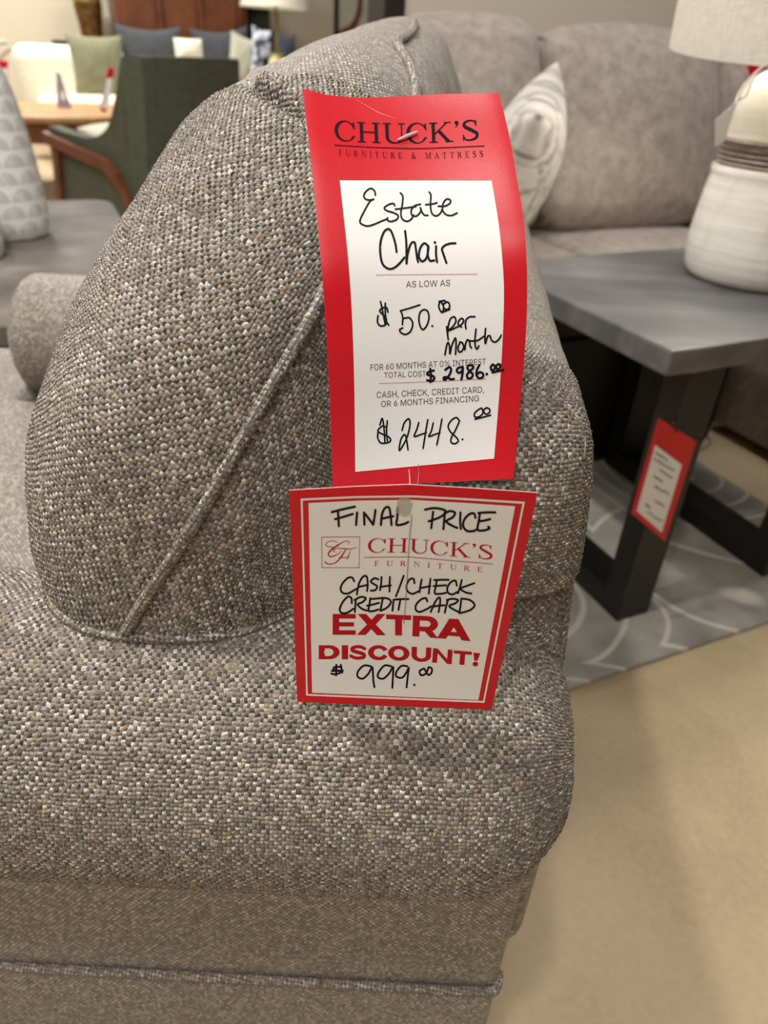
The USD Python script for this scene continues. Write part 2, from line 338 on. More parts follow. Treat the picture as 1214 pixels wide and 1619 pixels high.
def lathe(profile, c, sides=64, uvscale=None):
    pr = np.asarray(profile, float); ang = np.linspace(0, 2 * np.pi, sides + 1)
    v = np.stack([pr[:, None, 0] * np.cos(ang), pr[:, None, 0] * np.sin(ang), np.repeat(pr[:, 1:2], sides + 1, 1)], -1) + np.asarray(c, float)
    n1, n2 = v.shape[:2]; q = np.arange(n1 * n2).reshape(n1, n2)
    Q = np.stack([q[:-1, :-1], q[:-1, 1:], q[1:, 1:], q[1:, :-1]], -1).reshape(-1, 4)
    d = np.r_[0, np.cumsum(np.linalg.norm(np.diff(pr, axis=0), axis=1))]
    uv = np.stack(np.broadcast_arrays(ang[None] / (2 * np.pi), d[:, None]), -1).reshape(-1, 2)
    return trimesh.Trimesh(v.reshape(-1, 3), np.vstack([Q[:, [0, 1, 2]], Q[:, [0, 2, 3]]]), process=False), uv
def grid_mesh(P, wrap=False, flip=False):
    n1, n2 = P.shape[:2]; q = np.arange(n1 * n2).reshape(n1, n2)
    Q = np.stack([q[:-1, :-1], q[1:, :-1], q[1:, 1:], q[:-1, 1:]], -1).reshape(-1, 4)
    if flip: Q = Q[:, ::-1]
    return trimesh.Trimesh(P.reshape(-1, 3), np.vstack([Q[:, [0, 1, 2]], Q[:, [0, 2, 3]]]), process=False)
def prism(poly, lo, hi, frame):
    """Extrudes a shapely polygon of (s, t) and maps (s, t, depth) through frame."""
    m = trimesh.creation.extrude_polygon(poly, hi - lo, engine='earcut'); v = np.array(m.vertices); v[:, 2] += lo
    out = trimesh.Trimesh(frame(v), m.faces, process=False)
    if out.volume < 0: out.invert()
    return out
def pillow(w, h, t, frame, k=.09, n=36, p=.45):
    """A knife-edged cushion: bowed sides, pulled-out corners. frame maps local (x across, y up, z out)."""
    s = np.sin(np.linspace(-np.pi / 2, np.pi / 2, n)); U, V = np.meshgrid(s, s, indexing='ij')
    X = w / 2 * U * (1 - k * (1 - V**2)); Y = h / 2 * V * (1 - k * (1 - U**2)); Z = t / 2 * (np.clip(1 - U**2, 0, 1) * np.clip(1 - V**2, 0, 1)) ** p
    wr = .012 * (meshkit.fbm(np.stack([U * 2.5, V * 2.5, 0 * U + w * 31], -1), 3) - .5) * np.clip(1 - U**2, 0, 1) * np.clip(1 - V**2, 0, 1)
    a = grid_mesh(np.stack([X, Y, Z + wr], -1)); b = grid_mesh(np.stack([X, Y, -Z], -1), flip=True)
    m = cat_([a, b]); uv = np.tile(np.stack([X, Y], -1).reshape(-1, 2), (2, 1)) / w
    return trimesh.Trimesh(frame(np.asarray(m.vertices)), m.faces, process=False), uv
def frame3(o, x, y, z):
    o, x, y, z = (np.asarray(i, float) for i in (o, x, y, z)); return lambda v: o + v[:, :1] * x + v[:, 1:2] * y + v[:, 2:] * z
RF = lambda v: RM(v)                     # room coordinates to world
UP = np.array([0, 0, 1.0])
def unit(v): v = np.asarray(v, float); return v / np.linalg.norm(v)
def on_surface(P, N=None):
    """pixel -> surface point, for the side of a grid surface that faces the camera; used to run seams along upholstery."""
    du, dv = np.gradient(P, axis=0), np.gradient(P, axis=1); n = np.cross(du, dv); n /= np.linalg.norm(n, axis=-1, keepdims=True) + 1e-12
    facing = ((EYE - P) * n).sum(-1)
    if np.median(facing[np.abs(facing) > 0]) < 0 and N is None: pass
    return P, n
def tracer(P, sign=1):
    du, dv = np.gradient(P, axis=0), np.gradient(P, axis=1); n = np.cross(du, dv) * sign; n /= np.linalg.norm(n, axis=-1, keepdims=True) + 1e-12
    ok = ((EYE - P) * n).sum(-1) > 0; pp = project(P[ok])
    val = np.hstack([P[ok], n[ok]]); li = LinearNDInterpolator(pp, val); tree = cKDTree(pp)
    li.nearest = lambda x: val[tree.query(x)[1]]
    return li

exec_sections = True
# ================================================================== the setting
FLOOR = trimesh.creation.box(bounds=[[-10, -5, -.05], [6, 13, 0]]); struct('floor', FLOOR, M['floor'])
struct('ceiling', trimesh.creation.box(bounds=[[-10, -5, CEIL], [6, 13, CEIL + .05]]), M['ceiling'])
BW = 2.62                                                 # the partition behind the sofa
aP = ab(on_b(638, 10, BW))[0]
wall = trimesh.creation.box(bounds=[[aP, BW, 0], [aP + 3.4, BW + .12, CEIL]]); wall.vertices = RF(np.array(wall.vertices)); struct('wall_right', wall, M['wall_grey'])
BF = 9.3
wl = trimesh.creation.box(bounds=[[-5.5, BF, 0], [4.5, BF + .12, CEIL]]); wl.vertices = RF(np.array(wl.vertices)); struct('wall_back', wl, M['wall'])
wl = trimesh.creation.box(bounds=[[-4.4, -3.5, 0], [-4.28, BF, CEIL]]); wl.vertices = RF(np.array(wl.vertices)); struct('wall_left', wl, M['wall'])
wl = trimesh.creation.box(bounds=[[-4.3, -3.6, 0], [5.0, -3.48, CEIL]]); wl.vertices = RF(np.array(wl.vertices)); struct('wall_front', wl, M['wall'])
tr = rbox([aP - .075, BW - .015, 0], [aP, BW + .135, 2.3], .004, frame=RF); struct('trim_1', tr, M['espresso'])

# ================================================================== the tweed armchair (nearest thing in the photo)
from scipy.ndimage import map_coordinates, gaussian_filter1d
chair = thing('armchair', 'brown-grey tweed armchair with rolled arms filling the foreground, two red price cards pinned on it', 'armchair', (-.25, .72, 0))
XR, XF = .130, -.82            # rear and front end of the arms
RELIEF, FINE = .0016, .00066
def normals_of(P):
    n = np.cross(np.gradient(P, axis=0), np.gradient(P, axis=1)); return n / (np.linalg.norm(n, axis=-1, keepdims=True) + 1e-12)
def woven(mesh, uvm): return mesh, yarns(uvm).reshape(-1, 2)
def join(parts_):
    """(mesh, uv) pairs as one."""
    return cat_([m for m, _ in parts_]), np.vstack([u.reshape(-1, 2) for _, u in parts_])
def fine_patch(Pf, uvf, out, rot=0.0, keep=None):
    """A dense grid of points gets the relief of the weave along its outward normals."""
    n = normals_of(Pf); n = np.where(((n * out).sum(-1) > 0)[..., None], n, -n)
    y = yarns(uvf, rot); Q = Pf + n * (relief(y) * RELIEF)[..., None]
    m = grid_mesh(Q); q = ((EYE - Pf) * n).sum(-1) / np.linalg.norm(EYE - Pf, axis=-1); pp = project(Pf)
    ok = (q > -.22) & (pp[..., 0] > -60) & (pp[..., 0] < W + 60) & (pp[..., 1] > -60) & (pp[..., 1] < H + 60)
    if keep is not None: ok &= keep
    fo = ok.reshape(-1)[m.faces].all(1); f = m.faces[fo]
    fn = np.cross(m.vertices[f[:, 1]] - m.vertices[f[:, 0]], m.vertices[f[:, 2]] - m.vertices[f[:, 0]]); ov = np.broadcast_to(out, Pf.shape).reshape(-1, 3)[f[:, 0]]
    bad = (fn * ov).sum(1) < 0; f = np.where(bad[:, None], f[:, ::-1], f)
    idx = np.unique(f); mp = np.full(len(m.vertices), -1); mp[idx] = np.arange(len(idx))
    return trimesh.Trimesh(np.asarray(m.vertices)[idx], mp[f], process=False), y.reshape(-1, 2)[idx]
def arm_point(X, T, yc, zc, r, x0, x1):
    e0, e1 = np.clip((x0 + .035 - X) / .035, 0, 1), np.clip((X - (x1 - .09)) / .09, 0, 1)
    S = (1 - e0 ** 2.2) ** (1 / 2.2) * (1 - .44 * e1 ** 2.8) * np.sqrt(np.clip((x1 + .006 - X) / .006, 0, 1))
    rr = r * S * (1 + .02 * (meshkit.fbm(np.stack([X * 9, np.cos(T) * 1.2, np.sin(T) * 1.2], -1), 2) - .5))
    return np.stack([X, yc - rr * np.cos(T), zc + rr * np.sin(T)], -1)
def arm_coarse(yc, zc, r, x0, x1, n=130):
    x = np.concatenate([x0 + .035 * (1 - np.cos(np.linspace(0, np.pi / 2, 16))), np.linspace(x0 + .035, x1 - .06, n)[1:-1], x1 - .06 * (1 - np.linspace(0, 1, 20)), x1 + .006 - .006 * np.linspace(1, 0, 14)[1:] ** 2])
    T = np.linspace(0, 2 * np.pi, 90); X, T = np.meshgrid(x, T, indexing='ij'); P = arm_point(X, T, yc, zc, r, x0, x1)
    m = grid_mesh(P)
    if m.volume < 0: m.invert()
    return m, np.stack([X, T * r], -1)
AY, AZ, AR = .34, .535, .105
xs = np.concatenate([np.arange(-.52, XR - .003, FINE), XR + .006 - .006 * np.linspace(1.2, 0, 14) ** 2]); ts = np.arange(-1.0, 2.6, FINE / AR)
Xg, Tg = np.meshgrid(xs, ts, indexing='ij'); Pf = arm_point(Xg, Tg, AY, AZ, AR, XF, XR)
fp_ = fine_patch(Pf, np.stack([Xg, Tg * AR], -1), Pf - np.array([0, AY, AZ]) * np.array([0, 1, 1]) - np.stack([np.minimum(Xg, XR - .06), 0 * Xg, 0 * Xg], -1))
co = arm_coarse(AY, AZ, AR - .0012, XF, XR - .0012)
m, uv = join([fp_, woven(*co)]); part('arm', m, tweed, chair, smooth=True, uv=uv)
m, uv = woven(*arm_coarse(1.14, .525, .10, -.62, XR - .02)); part('arm', m, tweed, chair, smooth=True, uv=uv)
def sheet(x0, x1, y, z0, z1, nx=60, nz=24, bow=0, corner=.012):
    """An upholstered outside panel (facing -y) with its rear corner rounded back."""
    xs = np.concatenate([np.linspace(x0, x1 - corner, nx), x1 - corner + corner * np.sin(np.linspace(0, np.pi / 2, 8))[1:], [x1, x1]]); ys = np.concatenate([np.zeros(nx), corner * (1 - np.cos(np.linspace(0, np.pi / 2, 8)))[1:], [.06, .5]])
    zs = np.linspace(z0, z1, nz); X, Z = np.meshgrid(xs, zs, indexing='ij'); Y = y + ys[:, None] + 0 * Z - bow * np.sin(np.pi * (Z - z0) / (z1 - z0))
    ds = np.r_[0, np.cumsum(np.hypot(np.diff(xs), np.diff(ys)))]
    return grid_mesh(np.stack([X, Y, Z], -1)), np.stack([ds[:, None] + 0 * Z, Z], -1)
def welt(pts, r, parent, sides=18):
    pts = smooth_line(pts, 520) if r > .003 else pts
    p = np.asarray(pts, float); d = np.r_[0, np.cumsum(np.linalg.norm(np.diff(p, axis=0), axis=1))]
    uv = np.stack(np.broadcast_arrays(d[:, None], np.arange(sides)[None] / sides * 2 * np.pi * r), -1).reshape(-1, 2); uv = yarns(np.vstack([uv, uv[:1], uv[-1:]]), .7, .0022); m = tube(pts, r, sides); n = np.asarray(m.vertex_normals)
    m = trimesh.Trimesh(np.asarray(m.vertices) + n * (relief(uv)[:, None] - .4) * .0009 * (r > .003), m.faces, process=False)
    return part('welt', m, tweed, parent, smooth=True, uv=uv)
m, uv = woven(*sheet(XF, .126, .300, .245, .48)); side = part('side_panel', m, tweed, chair, smooth=True, uv=uv)
welt(smooth_line([(XF, .296, .247), (-.3, .2955, .247), (.0, .295, .247), (.115, .2955, .247), (.124, .301, .247), (.127, .312, .247)], 120), .0042, side)
m, uv = woven(*sheet(XF, .124, .294, .012, .243, bow=.004)); part('skirt', m, tweed, chair, smooth=True, uv=uv)
m = rbox([.085, .335, .245], [.152, 1.12, .43], .02); part('back_panel', m, tweed, chair, smooth=True, uv=yarns(np.asarray(m.vertices)[:, 1:]))
for y in (.33, 1.07): part('leg', rbox([.085, y, 0], [.135, y + .05, .25], .006), M['espresso'], chair)
m = rbox([-.70, .36, .05], [.1, 1.08, .33], .02); part('seat_base', m, tweed, chair, smooth=True, uv=yarns(np.asarray(m.vertices)[:, ::2]))
def rounded_poly(pts, r, n=6): return Polygon(pts).buffer(-r).buffer(r, quad_segs=n)
tee = rounded_poly([(.02, .452), (-.58, .452), (-.58, .25), (-.83, .25), (-.83, 1.25), (-.585, 1.25), (-.585, 1.03), (.02, 1.03)], .03)
def cushion_prism(poly, z0, z1, r=.03):
    """A filled cushion over an outline with a rounded rim."""
    base = np.array(poly.segmentize(.012).exterior.coords)[:-1]; n = len(base); rings = [np.c_[base, np.full(n, z0)]]
    for a in np.linspace(0, np.pi / 2, 8):
        d = r * (1 - math.cos(a)); seg = np.array((poly.buffer(-d) if d > 0 else poly).segmentize(.003).exterior.coords)
        rings.append(np.c_[seg[cKDTree(seg).query(base)[1]], np.full(n, z1 - r + r * math.sin(a))])
    fs = []
    for k in range(len(rings) - 1):
        i = np.arange(n); j = (i + 1) % n; fs += [np.stack([k * n + i, k * n + j, (k + 1) * n + j], 1), np.stack([k * n + i, (k + 1) * n + j, (k + 1) * n + i], 1)]
    tv, tf = trimesh.creation.triangulate_polygon(Polygon(rings[-1][:, :2]).buffer(0), engine='earcut')
    m = cat_([trimesh.Trimesh(np.vstack(rings), np.vstack(fs), process=False), trimesh.Trimesh(np.c_[tv, np.full(len(tv), z1)], tf, process=False)])
    m.merge_vertices(digits_vertex=5); m.fix_normals(); return m
m = cushion_prism(tee, .33, .465); part('seat_cushion', m, tweed, chair, smooth=True, uv=yarns(np.asarray(m.vertices)[:, :2]))

def closed_curve(p, n):
    q = np.vstack([p, p[:1]]); d = np.r_[0, np.cumsum(np.linalg.norm(np.diff(q, axis=0), axis=1) ** .6)]
    return CubicSpline(d, q, bc_type='periodic')(np.linspace(0, d[-1], n))
class Blob:
    """A side-view outline (x, z) carried along y and closed towards us by a plump end around a pole; charted from that pole."""
    def __init__(s, prof, pole, y0, cap, y1, shear, capexp, n=300, lump=.022, far=.1, post=None, yexp=1.0, seed=4):
        PR = closed_curve(np.array(prof), n); pole = np.array(pole); tt = np.linspace(0, np.pi / 2, 120)
        cs, cy = np.sin(tt) ** capexp, y0 + cap * (1 - np.cos(tt)) ** yexp
        st = np.concatenate([cs, np.ones(60), cs[::-1][1:]]); yy = np.concatenate([cy, np.linspace(y0 + cap, y1 - far, 62)[1:-1], y1 - (cy[::-1][1:] - y0) * far / cap])
        XZ = pole + st[:, None, None] * (PR[None] - pole)
        P = np.stack([XZ[..., 0] + shear[0] * (yy[:, None] - .45), np.repeat(yy[:, None], n, 1), XZ[..., 1] + shear[1] * (yy[:, None] - .45)], -1)
        s.c = np.array([PR[:, 0].mean(), (y0 + y1) / 2, PR[:, 1].mean()]); d = P - s.c * np.array([1, 0, 1]) - P * np.array([0, 1, 0]) * .6 - np.array([0, s.c[1] * .4, 0]); s.dir = d / (np.linalg.norm(d, axis=-1, keepdims=True) + 1e-9)
        if lump: P = P + s.dir * ((meshkit.fbm(P * 9.0, 3, seed=seed) - .5) * lump * np.clip(st * 2, 0, 1)[:, None])[..., None]
        if post: P = post(P)
        P[:, -1] = P[:, 0]
        s.P = P; s.dm = np.concatenate([np.zeros((1, n)), np.cumsum(np.linalg.norm(np.diff(P, axis=0), axis=-1), 0)])
        d0 = PR - pole; s.pa = np.arctan2(d0[:, 1], d0[:, 0])
    def coarse(s, inset=0.0012):
        n = normals_of(s.P); n = np.where(((n * s.dir).sum(-1) > 0)[..., None], n, -n); m = grid_mesh(s.P - n * inset)
        if m.volume < 0: m.invert()
        return m, np.stack([s.dm * np.cos(s.pa), s.dm * np.sin(s.pa)], -1)
    def fine(s, rad, rot):
        g = np.arange(-rad, rad, FINE); U, V = np.meshgrid(g, g, indexing='ij'); rr, aa = np.hypot(U, V), np.arctan2(V, U)
        o = np.argsort(s.pa[:-1]); pa = np.concatenate([s.pa[:-1][o][-3:] - 2 * np.pi, s.pa[:-1][o], s.pa[:-1][o][:3] + 2 * np.pi]); col = np.concatenate([o[-3:], o, o[:3]])
        PP, DD, RR = s.P[:, col], s.dir[:, col], s.dm[:, col]
        jf = np.interp(aa, pa, np.arange(len(pa)))
        # row whose distance from the pole is rr, per direction: tabulate row(r, column)
        rt = np.linspace(0, rad * 1.45, 400); tab = np.stack([np.interp(rt, RR[:, k], np.arange(len(RR))) for k in range(len(pa))], 1)
        row = map_coordinates(tab, [rr / rt[-1] * 399, jf], order=1, mode='nearest')
        Pf = np.stack([map_coordinates(PP[..., k], [row, jf], order=3, mode='nearest') for k in range(3)], -1); Df = np.stack([map_coordinates(DD[..., k], [row, jf], order=1, mode='nearest') for k in range(3)], -1)
        keep = (rr < rad) & (row < len(RR) - 60)
        return fine_patch(Pf, np.stack([U, V], -1), Df, rot, keep), Pf, Df
def welt_on(tr, px, r, parent, n=80, lift=.0):
    q = tr(smooth_line(px, n)); q = q[~np.isnan(q[:, 0])]
    if len(q) < 4: q = tr.nearest(smooth_line(px, n))
    return welt(gaussian_filter1d(q[:, :3] + q[:, 3:] * lift, 2, axis=0, mode='nearest'), r, parent)
def tracer(P, D):
    n = normals_of(P); n = np.where(((n * D).sum(-1) > 0)[..., None], n, -n)
    ok = ((EYE - P) * n).sum(-1) > 0; pp = project(P[ok]); val = np.hstack([P[ok], n[ok]]); li = LinearNDInterpolator(pp, val); tree = cKDTree(pp); li.nearest = lambda x: val[tree.query(x)[1]]
    return li

# loose back cushion: its lower ear rests on the arm, so the pole of the near end lies low
CPROF = [(-.262, .637), (-.275, .665), (-.268, .72), (-.240, .785), (-.198, .85), (-.152, .908), (-.10, .936), (-.05, .942), (-.012, .924), (.012, .88), (.025, .82), (.03, .74), (.03, .66), (-.01, .634), (-.12, .629), (-.21, .629)]
def rest(P):
    P = P.copy(); arm_z = .535 + np.sqrt(np.clip(.105**2 - (P[..., 1] - .34)**2, 0, 1)) + .002
    P[..., 2] = np.maximum(P[..., 2], np.where(P[..., 1] < .445, arm_z, .47))
    pp = project(P); a, b = np.array([385., 128.]), np.array([505., 205.]); t = np.clip(((pp - a) @ (b - a)) / ((b - a) @ (b - a)), 0, 1); q = pp - (a + t[..., None] * (b - a)); nrm = np.array([(b - a)[1], -(b - a)[0]]) / np.linalg.norm(b - a); d = q @ nrm
    dent = (-.007 * np.exp(-(d / 11) ** 2) + .005 * np.exp(-((d - 20) / 13) ** 2)) * np.exp(-((np.linalg.norm(q, axis=-1) - np.abs(d)) / 14) ** 2) * (t > 0) * np.sin(np.pi * np.clip(.25 + .75 * t, 0, 1)) * (P[..., 1] < .75)
    return P + unit(np.array([-.2, -.6, .75])) * dent[..., None]
CU_ = Blob(CPROF, (-.13, .645), .318, .30, 1.085, (.10, .075), .70, post=rest)
(m0, uv0), CPf, CDf = CU_.fine(.40, math.radians(32))
c0, cu0 = CU_.coarse()
m, uv = join([(m0, uv0), (c0, yarns(cu0, math.radians(32)).reshape(-1, 2))]); back = part('back_cushion', m, tweed, chair, smooth=True, uv=uv)
trC = tracer(CU_.P[1:-60, :-1], CU_.dir[1:-60, :-1])
WELT = [(192, 1012), (230, 945), (300, 838), (370, 715), (430, 605), (490, 500), (530, 425), (575, 330), (625, 225), (655, 160), (652, 120), (640, 92), (626, 72), (630, 66), (650, 55), (657, 34)]
welt_on(trC, WELT, .0036, back, 160, .0014)
welt_on(trC, [(46, 930), (80, 962), (130, 990), (190, 1014), (260, 1026), (330, 1020), (400, 1000), (462, 968), (520, 940)], .0036, back, 100, .0005)

# upholstered back frame behind the cushion
FPROF = [(.0, .60), (-.005, .735), (.01, .775), (.05, .797), (.09, .795), (.117, .782), (.130, .745), (.137, .68), (.143, .60), (.14, .56), (.10, .545), (.02, .55)]
def setback(P): P = P.copy(); P[..., 1] += np.clip((.672 - P[..., 2]) / .01, 0, 1) * .010 * (P[..., 1] < .5); return P
FR = Blob(FPROF, (.065, .68), .336, .05, 1.10, (.065, .03), .5, lump=.010, post=setback, far=.05)
(m0, uv0), _, _ = FR.fine(.19, 0.0)
c0, cu0 = FR.coarse()
m, uv = join([(m0, uv0), (c0, yarns(cu0).reshape(-1, 2))]); frame = part('back_frame', m, tweed, chair, smooth=True, uv=uv)
trF = tracer(FR.P[1:-60, :-1], FR.dir[1:-60, :-1])
welt_on(trF, [(868, 636), (893, 645), (912, 662), (922, 690), (921, 730)], .0016, frame, 40)
welt_on(trF, [(836, 890), (860, 900), (885, 912), (902, 932)], .0020, frame, 40)
welt_on(trF, [(792, 1092), (830, 1100), (862, 1102), (878, 1090)], .0022, frame, 40)

# ================================================================== lettering: glyphs drawn as shapes one capital high
def vstroke(pts, ws, n=26):
    p = smooth_line(pts, n); w = np.interp(np.linspace(0, 1, n), np.linspace(0, 1, len(ws)), ws)
    c = [Point(*q).buffer(r / 2, quad_segs=5) for q, r in zip(p, w)]
    return unary_union([unary_union([a, b]).convex_hull for a, b in zip(c[:-1], c[1:])])
def seg(a, b, w): return LineString([a, b]).buffer(w / 2, cap_style=2)
def ell(cx, cy, rx, ry): return affinity.scale(Point(cx, cy).buffer(1, quad_segs=14), rx, ry, origin=(cx, cy))
def serif(x, y, w=.34, t=.045): return sbox(x - w / 2, y - (t if y > .5 else 0), x + w / 2, y + (0 if y > .5 else t))
TK, TN = .135, .05
def stem(x, s0=True, s1=True, w=TK): return unary_union([sbox(x - w / 2, 0, x + w / 2, 1)] + ([serif(x, 0)] if s0 else []) + ([serif(x, 1)] if s1 else []))
SERIF = {
 'C': (unary_union([ell(.45, .5, .43, .52).difference(ell(.485, .5, .325, .475)).difference(sbox(.70, .27, 1, .70)).difference(sbox(.83, .2, 1, .30)), Polygon([(.80, .98), (.84, .98), (.85, .64), (.80, .64), (.74, .82)]), Polygon([(.70, .12), (.86, .26), (.84, .30), (.70, .20)])]), .93),
 'H': (unary_union([stem(.2), stem(.80), sbox(.2, .49, .8, .49 + TN)]), 1.02),
 'U': (unary_union([sbox(.16, .3, .16 + TK, 1), sbox(.80, .3, .80 + TN, 1), serif(.225, 1), serif(.825, 1, .28), ell(.505, .32, .345, .34).difference(ell(.545, .34, .255, .30)).difference(sbox(0, .32, 1.2, 1))]), 1.0),
 'K': (unary_union([stem(.2), seg((.24, .40), (.76, .98), TN), seg((.40, .60), (.82, .02), TK), serif(.78, 1, .30), serif(.84, 0, .34)]), 1.02),
 "'": (unary_union([ell(.14, .93, .085, .085), Polygon([(.20, .96), (.225, .90), (.18, .78), (.08, .69), (.07, .71), (.14, .80), (.155, .88)])]), .30),
 'S': (unary_union([vstroke([(.62, .80), (.55, .94), (.36, .985), (.18, .90), (.15, .74), (.30, .60), (.50, .46), (.66, .31), (.62, .10), (.40, .01), (.20, .05), (.12, .22)], [.045, .05, .07, .11, .13, .145, .15, .13, .11, .07, .05, .045], 50), Polygon([(.62, 1.0), (.65, 1.0), (.66, .72), (.62, .72), (.58, .84)]), Polygon([(.08, 0), (.11, 0), (.16, .16), (.13, .29), (.08, .29)])]), .76),
 'F': (unary_union([stem(.2), sbox(.2, 1 - TN, .68, 1), sbox(.2, .5, .52, .5 + TN), Polygon([(.68, 1), (.64, 1), (.60, .94), (.68, .74)]), sbox(.50, .40, .54, .65)]), .74),
 'E': (unary_union([stem(.2), sbox(.2, 1 - TN, .70, 1), sbox(.2, .5, .54, .5 + TN), sbox(.2, 0, .74, TN), Polygon([(.70, 1), (.66, 1), (.60, .95), (.70, .75)]), sbox(.52, .40, .56, .65), Polygon([(.76, .28), (.72, .28), (.62, .04), (.74, 0)])]), .84),
 'R': (unary_union([stem(.2), ell(.42, .745, .29, .255).difference(ell(.40, .745, .17, .205)).difference(sbox(-1, -1, .38, 2)), sbox(.2, 1 - TN, .42, 1), sbox(.2, .49, .42, .49 + TN), seg((.42, .52), (.76, .02), TK), serif(.80, 0, .22)]), .95),
 'N': (unary_union([sbox(.17, 0, .17 + TN, 1), sbox(.80, 0, .80 + TN, 1), Polygon([(.12, 1), (.28, 1), (.85, .0), (.78, .0)]), serif(.195, 0, .28), serif(.16, 1, .24), serif(.825, 1, .28)]), 1.02),
 'I': (stem(.2), .42),
 'T': (unary_union([sbox(.36, 0, .36 + TK, 1), serif(.43, 0), sbox(.06, 1 - TN, .80, 1), Polygon([(.06, 1), (.10, 1), (.16, .95), (.06, .72)]), Polygon([(.80, 1), (.76, 1), (.70, .95), (.80, .72)])]), .88),
 'M': (unary_union([sbox(.17, 0, .17 + TN, 1), sbox(.92, 0, .92 + TK, 1), Polygon([(.14, 1), (.29, 1), (.62, .1), (.55, .0)]), Polygon([(.55, 0), (.60, .0), (.98, 1), (.92, 1)]), serif(.195, 0, .28), serif(.16, 1, .22), serif(.985, 0), serif(1.02, 1, .26)]), 1.26),
 'A': (unary_union([seg((.12, .0), (.44, 1), TN), Polygon([(.38, 1), (.48, 1), (.86, 0), (.71, 0)]), sbox(.22, .32, .68, .32 + TN), serif(.13, 0, .26), serif(.79, 0, .32)]), .96),
 '&': (vstroke([(.86, .52), (.74, .2), (.45, .0), (.16, .12), (.16, .36), (.40, .58), (.56, .78), (.44, .98), (.28, .86), (.34, .62), (.60, .24), (.92, .02)], [.05, .05, .09, .12, .10, .07, .06, .08, .10, .12, .13, .06], 60), 1.0)}
B = .245
def bold_round(cx, rx, ry=.52): return ell(cx, .5, rx, ry).difference(ell(cx, .5, rx - B * 1.08, ry - B * .86))
BOLD = {
 'E': unary_union([sbox(0, 0, B * 1.15, 1), sbox(0, .785, 1, 1), sbox(0, .40, .93, .60), sbox(0, 0, 1, .215)]),
 'X': unary_union([Polygon([(0, 0), (.30, 0), (1, 1), (.70, 1)]), Polygon([(0.02, 1), (.32, 1), (1, 0), (.69, 0)])]),
 'T': unary_union([sbox(0, .775, 1, 1), sbox(.36, 0, .64, 1)]),
 'R': unary_union([sbox(0, 0, .27, 1), unary_union([sbox(0, .27, .55, 1), ell(.55, .635, .42, .365)]).difference(unary_union([sbox(.27, .49, .53, .78), ell(.53, .635, .16, .145)])), Polygon([(.42, .34), (.70, .40), (1, 0), (.70, 0)])]),
 'A': unary_union([Polygon([(0, 0), (.26, 0), (.50, .60), (.74, 0), (1, 0), (.64, 1), (.36, 1)]), sbox(.22, .17, .78, .36)]),
 'D': unary_union([sbox(0, 0, .5, 1), ell(.5, .5, .5, .5)]).difference(unary_union([sbox(.29, .22, .48, .78), ell(.48, .5, .23, .28)])),
 'I': sbox(0, 0, 1, 1),
 'S': vstroke([(.90, .76), (.70, .87), (.42, .89), (.17, .79), (.17, .63), (.40, .53), (.66, .46), (.86, .35), (.84, .18), (.58, .11), (.30, .12), (.07, .24)], [.21, .21, .21, .23, .24, .24, .24, .24, .23, .21, .21, .21], 44),
 'C': ell(.53, .5, .53, .52).difference(ell(.55, .5, .265, .29)).difference(Polygon([(.62, .5), (1.2, .86), (1.2, .14)])),
 'O': ell(.5, .5, .5, .52).difference(ell(.5, .5, .235, .29)),
 'U': unary_union([sbox(0, .42, .27, 1), sbox(.73, .42, 1, 1), ell(.5, .42, .5, .44).difference(ell(.5, .43, .23, .22)).difference(sbox(-1, .42, 2, 2))]),
 'N': unary_union([sbox(0, 0, .25, 1), sbox(.75, 0, 1, 1), Polygon([(0, 1), (.23, 1), (1, 0), (.77, 0)])]),
 '!': unary_union([Polygon([(.10, .94), (.95, .94), (.72, .38), (.32, .38)]), ell(.52, .14, .36, .17)])}
